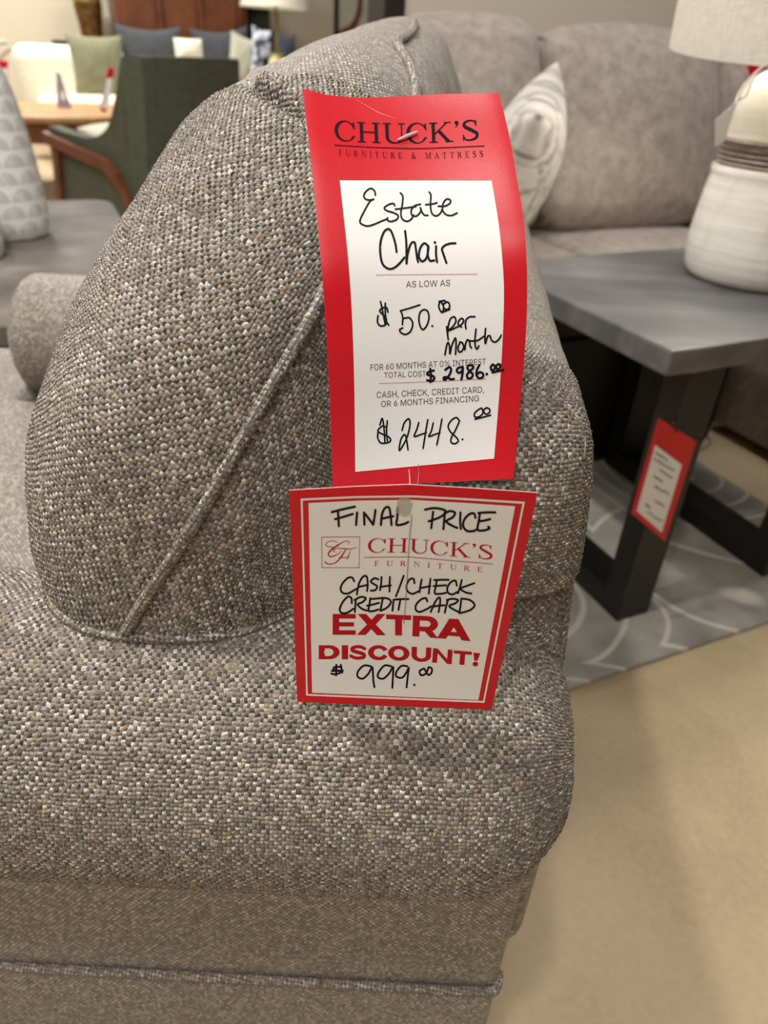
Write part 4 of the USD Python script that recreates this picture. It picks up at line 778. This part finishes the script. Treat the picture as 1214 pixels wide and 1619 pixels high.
# white hang tag on its cord
hb = float(lb @ E2) - LR * .9
q = lambda px, py, b=None: on_b(px, py, hb if b is None else b)
cord = single('hang_tag', Polygon and prism(Polygon([(0, 0), (.052, .020), (.045, -.028), (.012, -.075)]), 0, .0006, lambda v: q(1132, 189) + v[:, :1] * unit(E1 + .2 * E2) + v[:, 1:2] * UP + v[:, 2:] * E2), M['white_paper'], 'small white paper hang tag dangling at the left of the lamp base', 'tag') if False else None
ht = thing('hang_tag', 'small white paper tag on a looped cord at the left side of the lamp', 'tag', q(1140, 200))
pts = [q(*p_) for p_ in ((1131, 190), (1157, 168), (1166, 160), (1146, 222), (1131, 232))]
def sheet_of(pts, t=.0008):
    p = np.array(pts); n = unit(np.cross(p[1] - p[0], p[2] - p[0])); n = n if n @ (EYE - p[0]) > 0 else -n; k = len(p)
    uvw = np.c_[(p - p[0]) @ unit(p[1] - p[0]), (p - p[0]) @ np.cross(n, unit(p[1] - p[0]))]; tv, tf = trimesh.creation.triangulate_polygon(Polygon(uvw).buffer(0), engine='earcut')
    b = p[0] + tv[:, :1] * unit(p[1] - p[0]) + tv[:, 1:] * np.cross(n, unit(p[1] - p[0])); m = trimesh.Trimesh(np.vstack([b, b - n * t]), np.vstack([tf, tf[:, ::-1] + len(b)]), process=False)
    r = np.arange(len(b)); e = trimesh.Trimesh(b, tf, process=False); o = e.outline(); 
    ring = e.edges_unique[trimesh.grouping.group_rows(np.sort(e.edges, axis=1), require_count=1)] if False else np.sort(e.edges, axis=1)[trimesh.grouping.group_rows(np.sort(e.edges, axis=1), require_count=1)]
    f = [[a, bb, bb + len(b)] for a, bb in ring] + [[a, bb + len(b), a + len(b)] for a, bb in ring]
    m = trimesh.Trimesh(m.vertices, np.vstack([m.faces, f]), process=False); m.fix_normals(); return m
part('card', sheet_of(pts), M['white_paper'], ht, smooth=False)
part('cord', tube(smooth_line([q(1166, 160), q(1172, 144), q(1190, 120), q(1218, 96), q(1250, 80)], 30), .0022, 6), M['string'], ht)
part('cord', tube(smooth_line([q(1167, 158), q(1180, 150), q(1188, 130), q(1205, 114), q(1240, 104)], 30), .0018, 6), M['string'], ht)

# red price card on the end table's front leg
gb = .742
g = lambda px, py: on_b(px, py, gb)
tg = thing('price_card', 'small red price card with scribbled panel, tied to the end table leg', 'price tag', g(1055, 760))
part('card', sheet_of([g(1041, 661), g(1101, 698), g(1051, 856), g(998, 812)], .0008), M['red_card'], tg, smooth=False)
gw = lambda px, py: on_b(px, py, gb - .0012)
part('white_panel', sheet_of([gw(1036, 704), gw(1078, 735), gw(1046, 842), gw(1007, 808)], .0006), M['white_paper'], tg, smooth=False)
gi = lambda px, py: on_b(px, py, gb - .0022)
r9 = np.random.default_rng(3)
for k, (cx_, cy_, ln) in enumerate([(1046, 722, 15), (1050, 735, 26), (1053, 749, 17), (1040, 757, 12), (1046, 775, 18), (1043, 796, 13), (1024, 800, 6), (1036, 817, 20)]):
    n_ = 16; xs_ = np.linspace(-ln, ln, n_) * .62; ys_ = xs_ * .62 + r9.uniform(-2.2, 2.2, n_)
    part('scribble', tube([gi(cx_ + a, cy_ + b_) for a, b_ in zip(xs_, ys_)], .0006, 5), M['black_ink'], tg, smooth=False)
part('cord', tube(smooth_line([g(1071, 684), on_b(1064, 668, gb - .008), on_b(1058, 664, .80), on_b(1092, 650, .86), on_b(1118, 690, .80), on_b(1122, 702, .76), on_b(1108, 712, gb - .004)], 40), .0011, 6), M['black'], tg)

# ================================================================== rug
rg = rbox([.56, .657, 0.0005], [1.57, 1.33, .011], .004, n=2, seg=40, frame=RF)
v = np.array(rg.vertices); v[:, 2] -= .003 * meshkit.fbm(v * 6, 2) * (v[:, 2] > .004); rg.vertices = v
single('area_rug', rg, M['rug'], 'grey area rug with pale curved line pattern lying under the end table', 'rug', smooth=50)

# ================================================================== sectional sofa along the partition
SF = 1.435                                             # its front line
sofa = thing('sofa', 'large grey chenille sectional sofa with plump back cushions along the partition wall', 'sofa', R(1.0, 1.9, 0))
SX0, SX1 = .93, 2.75
part('base', rbox([SX0, SF, .02], [SX1 - .08, SF + .93, .30], .02, frame=RF), M['sofa'], sofa)
part('seat_cushion', rbox([SX0 + .02, SF - .01, .302], [1.40, SF + .93, .485], .05, n=5, seg=10, puff=(0, .0, .012), frame=RF), M['sofa'], sofa)
part('seat_cushion', rbox([1.405, SF - .01, .302], [2.05, SF + .93, .485], .05, n=5, seg=10, puff=(0, .0, .012), frame=RF), M['sofa'], sofa)
part('seat_cushion', rbox([2.055, SF - .01, .302], [SX1 - .1, SF + .93, .485], .05, n=5, seg=10, puff=(0, .0, .012), frame=RF), M['sofa'], sofa)
part('back_frame', rbox([SX0, 2.26, .02], [SX1, 2.56, .88], .05, n=4, frame=RF), M['sofa'], sofa)
def back_cushion(a0, a1, bend=0):
    """A loose sofa back cushion, leaning on the frame."""
    m = rbox([-(a1 - a0) / 2, -.13, -.275], [(a1 - a0) / 2, .13, .275], .075, n=6, seg=12, puff=(.012, .075, .03))
    v = np.array(m.vertices); v[:, 2] += .012 * np.sin(v[:, 0] * 5 + a0) * (v[:, 2] > 0); th = math.radians(-17); y, z = v[:, 1].copy(), v[:, 2].copy(); v[:, 1], v[:, 2] = y * math.cos(th) - z * math.sin(th), y * math.sin(th) + z * math.cos(th)
    v += .012 * (meshkit.fbm(v * 7 + a0, 3)[:, None] - .5)
    return trimesh.Trimesh(RM(v + np.array([(a0 + a1) / 2, 2.10, .745])), m.faces, process=False)
aL = ab(on_b(858, 120, 2.05))[0]; aR_ = ab(on_b(1152, 235, 1.93))[0]
for a0, a1 in ((.95, aL - .005), (aL + .005, aR_), (aR_ + .02, aR_ + .75)):
    mm = back_cushion(a0, a1); cp = part('back_cushion', mm, M['sofa'], sofa, smooth=True)
    vv = np.asarray(mm.vertices); ra = vv @ E1; rbv = vv @ E2
    for sd in (-1, 1):
        # piping round each end of the cushion
        loop = []
        for t_ in np.linspace(0, 2 * np.pi, 60):
            y, z = .115 * np.sign(math.cos(t_)) * abs(math.cos(t_)) ** .5, .262 * np.sign(math.sin(t_)) * abs(math.sin(t_)) ** .5
            if abs(math.cos(t_)) > 0: pass
            th = math.radians(-17); loop.append([(a0 + a1) / 2 + sd * ((a1 - a0) / 2 - .02), 2.10 + y * math.cos(th) - z * math.sin(th), .745 + y * math.sin(th) + z * math.cos(th)])
        part('piping', tube(RM(np.array(loop)), .006, 6), M['sofa'], cp)
fo = on_b(822, 258, 1.72); fx = unit(.62 * E1 + .78 * E2 + .25 * UP); fy = unit(UP + .18 * E1 - .2 * E2); fy = unit(fy - fx * (fx @ fy))
pf = frame3(fo, fx, fy, np.cross(fx, fy))
m, uv = pillow(.40, .38, .20, pf, k=.10)
tp_ = thing('throw_pillow', 'silvery leaf-patterned throw pillow on the grey sofa, half hidden by the red card', 'pillow', fo)
part('cover', m, M['jacquard'], tp_, smooth=True, uv=uv)
rc = lambda px, py: on_b(px, py, 1.86)
rt = thing('price_card', 'red price card hanging behind the lamp, below its shade', 'price tag', rc(1200, 110)); part('card', sheet_of([rc(1178, 92), rc(1262, 100), rc(1262, 190), rc(1188, 132)]), M['red_card'], rt, smooth=False)

ob = thing('shade_filler', 'added black-brown bench in the shadow behind the end table, against the grey sofa', 'filler', R(1.2, 1.38, 0))  # added dark boxes standing in for deep shade on the sofa front
part('body', rbox([.74, 1.345, .004], [1.72, 1.418, .375], .008, frame=RF), M['espresso'], ob); part('upper_block', rbox([.735, 1.338, .380], [1.725, 1.418, .47], .012, frame=RF), M['espresso'], ob)
chs = thing('chaise', 'grey chenille chaise section standing at right angles before the sofa, right of the end table', 'sofa', R(2.2, .85, 0))
part('base', rbox([1.775, .30, .03], [SX1, SF - .03, .30], .02, frame=RF), M['sofa'], chs)
part('seat_cushion', rbox([1.78, .29, .302], [SX1 - .02, SF - .03, .475], .05, n=5, seg=10, puff=(0, .0, .012), frame=RF), M['sofa'], chs)
# ================================================================== left side: low table with vases
LT = .42
ct = thing('coffee_table', 'low grey weathered coffee table with rounded corners carrying the two white vases', 'table', R(-.5, 2.25, 0))
tp2 = Polygon([(-1.25, 1.69), (.235, 1.69), (.235, 3.17), (-1.25, 3.17)]).buffer(-.10).buffer(.10, quad_segs=8)
def slab(poly, z0, z1, r):
    ks = [(r * (1 - math.cos(a)), z1 - r + r * math.sin(a)) for a in np.linspace(0, np.pi / 2, 4)]; base = np.array(poly.segmentize(.06).exterior.coords)[:-1]; n = len(base); rings = [np.c_[base, np.full(n, z0)]]
    for d, z in ks:
        sg = np.array((poly.buffer(-d) if d > 0 else poly).segmentize(.004).exterior.coords); rings.append(np.c_[sg[cKDTree(sg).query(base)[1]], np.full(n, z)])
    fs = []
    for k in range(len(rings) - 1): i = np.arange(n); j = (i + 1) % n; fs += [np.stack([k * n + i, k * n + j, (k + 1) * n + j], 1), np.stack([k * n + i, (k + 1) * n + j, (k + 1) * n + i], 1)]
    tv, tf = trimesh.creation.triangulate_polygon(Polygon(rings[-1][:, :2]), engine='earcut'); bv, bf = trimesh.creation.triangulate_polygon(Polygon(base), engine='earcut')
    m = cat_([trimesh.Trimesh(np.vstack(rings), np.vstack(fs), process=False), trimesh.Trimesh(np.c_[tv, np.full(len(tv), z1)], tf, process=False), trimesh.Trimesh(np.c_[bv, np.full(len(bv), z0)], bf[:, ::-1], process=False)]); m.merge_vertices(digits_vertex=5); m.fix_normals(); m.vertices = RM(np.array(m.vertices)); return m
part('tabletop', slab(tp2, LT - .045, LT, .006), M['coffee'], ct, smooth=30)
for a, b in ((-1.15, 1.79), (.00, 1.79), (-1.15, 2.98), (.00, 2.98)): part('leg', rbox([a, b, 0], [a + .07, b + .07, LT - .045], .004, n=2, frame=RF), M['espresso'], ct)
part('shelf', rbox([-1.10, 1.85, .10], [.02, 3.0, .13], .004, n=2, frame=RF), M['espresso'], ct)
def vase(c, h, r, label, lean=1.0):
    pr = [(0.0, 0), (r * .80, 0), (r * .92, .012), (r * .985, .04), (r, .09), (r * .97, h * .38), (r * .90, h * .58), (r * .79, h * .76), (r * .66, h * .88), (r * .50, h * .95), (r * .32, h * .985), (r * .28, h), (r * .24, h * .99), (r * .22, h * .9)]
    m, uv = lathe(smooth_line([(x, z) for x, z in pr], 90), c, 96); s = uv.copy(); s[:, 0] *= 11; s[:, 1] /= (2 * np.pi * r / 11) * .62
    t = thing('vase', label, 'vase', c, group=None); part('body', m, M['scallop'], t, smooth=True, uv=s); mo, _ = lathe([(r * .30, h - .004), (r * .31, h + .001), (r * .27, h + .003), (r * .24, h - .003)], c, 48); part('rim', mo, M['gold'], t)
vase(on_z(14, 372, LT), .50, .128, 'taller white vase with embossed fan scallops on the grey coffee table')
vase(on_z(-58, 408, LT), .27, .112, 'shorter white scalloped vase at the left frame edge, before the taller one')

# ================================================================== green armchair
go = on_b(201, 87, 3.75); gy = math.radians(58)
gx, gd = np.array([math.cos(gy), math.sin(gy), 0]), np.array([-math.sin(gy), math.cos(gy), 0]); g0 = np.array([go[0], go[1], 0])
GF = lambda v: g0 + v[:, :1] * gx + v[:, 1:2] * gd + v[:, 2:] * UP
GT = go[2]
ga = thing('armchair', 'dark green upholstered armchair with a walnut side frame, seen from behind', 'armchair', g0)
GW = .60
wing = Polygon(smooth_line([(0.0, .20), (-.05, .55), (-.085, GT - .02), (-.06, GT), (.03, GT - .005), (.055, GT - .03)], 30).tolist() + smooth_line([(.055, GT - .03), (.14, GT - .20), (.22, GT - .30), (.34, GT - .345), (.52, GT - .34), (.66, GT - .32)], 40).tolist() + [(.68, GT - .36), (.68, .24), (.60, .20)]).buffer(0)
for x0, x1 in ((0, .07), (GW - .07, GW)): part('side_panel', prism(wing, x0, x1, lambda v: GF(np.c_[v[:, 2], v[:, 0], v[:, 1]])), M['green'], ga, smooth=30)
part('back_panel', prism(Polygon([(.0, .20), (-.05, .55), (-.088, GT), (.02, GT), (.07, .55), (.10, .20)]), .068, GW - .068, lambda v: GF(np.c_[v[:, 2], v[:, 0], v[:, 1]])), M['green'], ga, smooth=30)
part('seat_cushion', rbox([.07, .08, .26], [GW - .07, .70, .44], .05, n=4, puff=(0, 0, .02), frame=GF), M['green'], ga)
def strip(pts, w, t, x0):
    ls = LineString(pts).buffer(w / 2, cap_style=2, join_style=1); return prism(ls, x0, x0 + t, lambda v: GF(np.c_[v[:, 2], v[:, 0], v[:, 1]]))
for x0 in (-.035, GW + .002):
    part('wood_arm', strip([(.68, GT - .37), (.24, GT - .45), (.17, GT - .50), (-.06, 0)], .052, .033, x0), M['walnut'], ga, smooth=30)
    part('leg', strip([(.60, GT - .42), (.70, 0)], .042, .030, x0 + .001), M['walnut'], ga, smooth=30)
tq = lambda px, py: on_b(px, py, 3.78)
t_ = thing('price_card', 'narrow red and white price card hanging on the wing of the green armchair', 'price tag', tq(170, 140))
part('card', sheet_of([tq(171, 106), tq(181, 109), tq(168, 178), tq(158, 175)]), M['red_card'], t_, smooth=False)
tq2 = lambda px, py: on_b(px, py, 3.77); part('white_panel', sheet_of([tq2(168.5, 124), tq2(178.5, 124), tq2(170, 173), tq2(160.5, 171)]), M['white_paper'], t_, smooth=False)
so = GF(np.array([[.30, .50, .515]]))[0]
m, uv = pillow(.34, .26, .11, frame3(so, gx, unit(UP * .35 + gd), unit(UP - gd * .35)), k=.05); lp = thing('lumbar_pillow', 'flat cream lumbar pillow lying on the green armchair seat', 'pillow', so); part('cover', m, M['cream'], lp, smooth=True, uv=uv)

# ================================================================== oak table, cream sofa and pillows farther back
oc = on_b(95, 172, 6.1); oz = oc[2]
ot = thing('coffee_table', 'round honey oak coffee table in front of the cream sofa', 'table', (oc[0], oc[1], 0)); oc0 = np.array([oc[0], oc[1], 0])
m, _ = lathe([(0, oz), (.60, oz), (.615, oz - .006), (.62, oz - .02), (.615, oz - .038), (.58, oz - .045), (0, oz - .045)], oc0, 72); m.fix_normals(); part('tabletop', m, M['oak'], ot, smooth=30)
m, _ = lathe([(.58, oz - .045), (.565, oz - .05), (.565, oz - .16), (.555, oz - .165), (0, oz - .165)], oc0, 64); part('apron', m, M['walnut'], ot, smooth=30)
for k in range(4): an = k * np.pi / 2 + .5; part('leg', tube([oc0 + np.array([.50 * math.cos(an), .50 * math.sin(an), oz - .16]), oc0 + np.array([.54 * math.cos(an), .54 * math.sin(an), 0])], np.array([.026, .018]), 12), M['oak'], ot)
hc = on_z(102, 170, oz); hs = thing('sign_holder', 'lilac-grey tent-shaped acrylic sign standing on the oak coffee table', 'sign', hc)
for sg in (-1, 1):
    f = frame3(hc + E2 * sg * .022, unit(E1), unit(UP - E2 * sg * .12), unit(E2)); part('panel', prism(Polygon([(-.048, 0), (.05, 0), (.028, .10), (.012, .20), (-.012, .22), (-.03, .12)]), -.002, .002, f), M['lilac'], hs, smooth=False)
part('label', prism(Polygon([(-.014, .05), (.02, .05), (.014, .10), (-.008, .10)]), -.003, -.0022, frame3(hc - E2 * .022, unit(E1), unit(UP + E2 * .12), unit(E2))), M['white_paper'], hs, smooth=False)

CB = 7.8                                               # the cream sofa's back line
lt = on_b(14, 67, CB); rtp = on_b(420, 90, CB); cz = lt[2]; ca0, ca1 = ab(lt)[0], ab(rtp)[0]
seatz = on_b(80, 150, CB - .35)[2]
cs = thing('sofa', 'cream boucle sofa with rounded back, far left behind the oak table', 'sofa', R((ca0 + ca1) / 2, CB - .3, 0))
part('back', rbox([ca0, CB - .12, .12], [ca1, CB + .14, cz], .11, n=8, seg=16, puff=(0, .02, .0), frame=RF), M['cream'], cs)
part('seat_cushion', rbox([ca0 + .12, CB - .74, seatz - .2], [ca1 - .05, CB - .10, seatz], .09, n=7, seg=14, puff=(0, .0, .02), frame=RF), M['cream'], cs)
part('base', rbox([ca0 + .14, CB - .70, .10], [ca1 - .06, CB - .0, seatz - .19], .03, frame=RF), M['cream'], cs)
for a, b in ((ca0 + .2, CB - .62), (ca1 - .2, CB - .62), (ca0 + .2, CB - .05), (ca1 - .2, CB - .05)): part('leg', tube([R(a, b, .11), R(a, b, 0)], np.array([.025, .018]), 10), M['walnut'], cs)
wt = lambda px, py: on_b(px, py, CB - .135)
w_ = thing('paper_label', 'white paper label pinned on the top edge of the cream sofa', 'tag', wt(116, 75)); part('card', sheet_of([wt(112, 64), wt(121, 66), wt(120, 82), wt(110, 81)]), M['white_paper'], w_, smooth=False)
def back_pillow(px, py, wpx, hpx, b, mat, label, tilt=0, lean=.14, t=.13, k=.10, group=None):
    """A pillow leaning back on the cream sofa, centred on a sight line, sized from its distance."""
    c = on_b(px, py, b); s = (c - EYE) @ CF / F; w, h = wpx * s, hpx * s * 1.15; up = unit(UP + lean * E2); x = unit(E1); x2 = x * math.cos(tilt) + up * math.sin(tilt); y2 = -x * math.sin(tilt) + up * math.cos(tilt)
    m, uv = pillow(w, h, t, frame3(c, x2, y2, np.cross(x2, y2)), k=k); p = thing('throw_pillow', label, 'pillow', c, group=group); part('cover', m, mat, p, smooth=True, uv=uv)
back_pillow(156, 106, 84, 76, CB - .36, M['sage'], 'olive green throw pillow at the middle of the cream sofa')
back_pillow(240, 94, 104, 80, CB - .30, M['charcoal'], 'charcoal throw pillow with pointed ears, left of two, above the green armchair', k=.17)
back_pillow(355, 100, 92, 84, CB - .30, M['charcoal'], 'charcoal throw pillow with pointed ears, right of two, above the green armchair', tilt=.08, k=.17)
back_pillow(299, 84, 44, 34, CB - .44, M['cream'], 'small cream pillow between the two charcoal pillows', k=.04)
back_pillow(388, 108, 58, 76, CB - .52, M['palesage'], 'pale sage throw pillow just right of the green armchair back', tilt=-.25)
back_pillow(414, 88, 36, 66, CB - .62, M['navy_white'], 'navy and pale blue patterned throw pillow beside the amber glass vase', tilt=-.15)
back_pillow(454, 84, 30, 46, CB - .34, M['navy'], 'dark navy throw pillow corner rising behind the amber glass vase', k=.15)
gc = on_b(440, 100, CB - 1.05); gs = (gc - EYE) @ CF / F
m, _ = lathe([(0, 0), (16 * gs, 0), (19 * gs, 6 * gs), (18 * gs, 22 * gs), (13 * gs, 34 * gs), (9 * gs, 39 * gs), (11 * gs, 42 * gs), (10 * gs, 42 * gs), (8 * gs, 39 * gs)], gc - UP * .16, 48)
gv = thing('glass_vase', 'amber and green art glass vase glimpsed over the tweed cushion', 'vase', gc - UP * .16); part('body', m, M['amber_glass'], gv, smooth=True)
gt = gc[2] - .16; gab = ab(gc); sd = thing('side_table', 'small dark side table under the amber glass vase', 'table', R(gab[0], gab[1], 0))
m, _ = lathe([(0, gt), (.17, gt), (.175, gt - .012), (.17, gt - .025), (0, gt - .025)], R(*gab), 40); m.fix_normals(); part('tabletop', m, M['espresso'], sd); m, _ = lathe([(.02, gt - .02), (.02, .03), (.14, .02), (.14, 0), (0, 0)], R(*gab), 32); part('pedestal', m, M['espresso'], sd)

# bentwood chair at the far left edge
bc = on_b(6, 100, 6.9); bch = thing('side_chair', 'pale bentwood side chair at the far left edge, beside the cream sofa', 'chair', (bc[0], bc[1], 0))
bq = lambda px, py: on_b(px, py, 6.9)
for pts in ([(-34, 130), (-20, 90), (-4, 70), (8, 66), (12, 70)], [(-16, 132), (-4, 100), (6, 86), (16, 78), (20, 80)]): part('back_rail', tube(smooth_line([bq(*p_) for p_ in pts], 30), .013, 10), M['bent'], bch)
bz = .45; part('seat', rbox([ab(bc)[0] - .42, 6.6, bz - .05], [ab(bc)[0] + .0, 6.98, bz], .02, frame=RF), M['bent'], bch)
for a, b in ((-.40, 6.63), (-.03, 6.63), (-.40, 6.94), (-.03, 6.94)): part('leg', tube([R(ab(bc)[0] + a, b, bz - .03), R(ab(bc)[0] + a, b, 0)], .016, 10), M['walnut'], bch)
for a in (-.40, -.03): part('back_post', tube([R(ab(bc)[0] + a, 6.94, bz - .02), R(ab(bc)[0] + a, 6.92, bz + .30)], .014, 10), M['bent'], bch)
bt = lambda px, py: on_b(px, py, 6.80); k_ = thing('price_card', 'tiny red and white price card at the far left edge on the bentwood chair', 'price tag', bt(5, 105)); part('card', sheet_of([bt(-2, 96), bt(13, 96), bt(12, 128), bt(-2, 126)]), M['red_card'], k_, smooth=False)
bt2 = lambda px, py: on_b(px, py, 6.79); part('white_panel', sheet_of([bt2(0, 108), bt2(12, 108), bt2(11, 125), bt2(0, 124)]), M['white_paper'], k_, smooth=False)

# ================================================================== far wall furniture
KB = 8.75
kl, kr = on_b(84, 63, KB), on_b(172, 63, KB); kz = kl[2]
con = thing('console_table', 'dark console table behind the cream sofa carrying the brass urn', 'table', R((ab(kl)[0] + ab(kr)[0]) / 2, KB + .18, 0))
part('tabletop', rbox([ab(kl)[0], KB, kz - .04], [ab(kr)[0], KB + .36, kz], .004, n=2, frame=RF), M['espresso'], con)
for a in (ab(kl)[0] + .02, ab(kr)[0] - .06):
    for b in (KB + .02, KB + .30): part('leg', rbox([a, b, 0], [a + .04, b + .04, kz - .04], .003, n=2, frame=RF), M['espresso'], con)
uc = R(ab(on_b(146, 58, KB + .14))[0], KB + .14, kz + .001); us = (uc - EYE) @ CF / F
m, _ = lathe(smooth_line([(0, 0), (14 * us, 0), (15.5 * us, 4 * us), (18 * us, 25 * us), (20.5 * us, 45 * us), (20 * us, 58 * us), (15 * us, 68 * us), (11 * us, 74 * us), (12.5 * us, 80 * us), (10 * us, 80 * us)], 60), uc, 56)
ur = thing('urn', 'tall dark brass urn on the console beside the mahogany armoire', 'vase', uc); part('body', m, M['brass'], ur, smooth=True); m, _ = lathe([(19.6 * us, 50 * us), (20.9 * us, 51 * us), (20.9 * us, 54 * us), (19.4 * us, 55 * us)], uc, 48); part('rim', m, M['gold'], ur)
AB_ = 8.6
al, ar = ab(on_b(184, 30, AB_))[0], ab(on_b(392, 30, AB_))[0]
ax0 = thing('armoire', 'tall mahogany armoire with raised panel doors standing by the far wall', 'cabinet', R((al + ar) / 2, AB_ + .25, 0))
part('body', rbox([al, AB_, .06], [ar, AB_ + .55, 2.05], .006, n=2, frame=RF), M['mahogany'], ax0); part('plinth', rbox([al - .02, AB_ - .02, 0], [ar + .02, AB_ + .57, .07], .006, n=2, frame=RF), M['mahogany'], ax0); part('cornice', rbox([al - .04, AB_ - .05, 2.05], [ar + .04, AB_ + .58, 2.13], .012, n=3, frame=RF), M['mahogany'], ax0)
dw = (ar - al - .10) / 3
for k in range(3):
    d0 = al + .05 + k * dw + .008; d1 = d0 + dw - .016; dr = part('door', rbox([d0, AB_ - .024, .12], [d1, AB_ - .001, 1.98], .004, n=2, frame=RF), M['mahogany'], ax0)
    for z0, z1 in ((.22, .72), (.84, 1.88)):
        part('raised_panel', rbox([d0 + .07, AB_ - .040, z0], [d1 - .07, AB_ - .023, z1], .012, n=3, frame=RF), M['mahogany'], dr)
    m, _ = lathe([(0, 0), (.008, .002), (.008, .012), (.015, .02), (.012, .03), (0, .033)], (0, 0, 0), 16); v = np.array(m.vertices); m.vertices = RM(np.c_[v[:, 0] + (d1 - .035 if k != 2 else d0 + .035), AB_ - .024 - v[:, 2], v[:, 1] + 1.0]); part('knob', m, M['gold'], dr)
bl, br = ab(on_b(396, 40, AB_ + .1))[0], ab(on_b(427, 40, AB_ + .1))[0]
bk = thing('dark_box', 'narrow black-brown tall box in the gap right of the armoire', 'cabinet', R((bl + br) / 2, AB_ + .3, 0)); part('body', rbox([bl + .01, AB_ + .1, 0], [br, AB_ + .55, 1.7], .004, n=2, frame=RF), M['espresso'], bk); part('top', rbox([bl + .006, AB_ + .08, 1.7], [br + .02, AB_ + .57, 1.73], .004, n=2, frame=RF), M['espresso'], bk)  # plain tall dark box filling the gap beside the armoire
LB = 8.3
lc = on_b(436, 13, LB); ls = (lc - EYE) @ CF / F; lz = lc[2]; lab = ab(lc)
fl = thing('floor_lamp', 'floor lamp with a cream drum shade and slim brass pole behind the pillows', 'lamp', R(*lab)); l0 = R(*lab)
m, _ = lathe([(54 * ls, lz), (56 * ls, lz), (48 * ls, lz + .33), (46 * ls, lz + .33), (54 * ls, lz)], l0, 64); part('lamp_shade', m, M['cream'], fl, smooth=40)
m, _ = lathe([(.016, lz + .1), (.016, .03), (.03, .025), (.14, .022), (.15, 0), (0, 0)], l0, 24); part('pole', m, M['gold'], fl)
# framed abstract picture on the far wall
PB = BF - .03
p0, p1 = ab(on_b(529, 10, PB))[0], ab(on_b(604, 10, PB))[0]; pz = on_b(565, 60, PB)[2]
pic = thing('framed_picture', 'large framed abstract picture with a dark sweeping curve on the far wall', 'picture', R((p0 + p1) / 2, PB, 1.3))
part('canvas', rbox([p0 + .02, PB + .005, pz], [p1 - .02, PB + .02, 1.9], .002, n=2, frame=RF), M['art'], pic)
for nm, x0, x1, z0, z1 in (('frame_rail', p0, p0 + .045, pz - .04, 1.94), ('frame_rail', p1 - .045, p1, pz - .04, 1.94), ('frame_rail', p0 + .045, p1 - .045, pz - .04, pz + .005), ('frame_rail', p0 + .045, p1 - .045, 1.895, 1.94)): part(nm, rbox([x0, PB - .012, z0], [x1, PB + .03, z1], .004, n=2, frame=RF), M['espresso'], pic)
f = lambda v: RM(np.c_[v[:, 0], PB + .003 - v[:, 2], v[:, 1]]); ww = p1 - p0
part('brush_mark', prism(vstroke([(p0 + ww * .15, pz + .02), (p0 + ww * .38, pz + .10), (p0 + ww * .52, pz + .28), (p0 + ww * .50, pz + .5), (p0 + ww * .3, pz + .62)], [.10, .08, .06, .05, .02], 40), 0, .004, f), M['walnut'], pic, smooth=False)
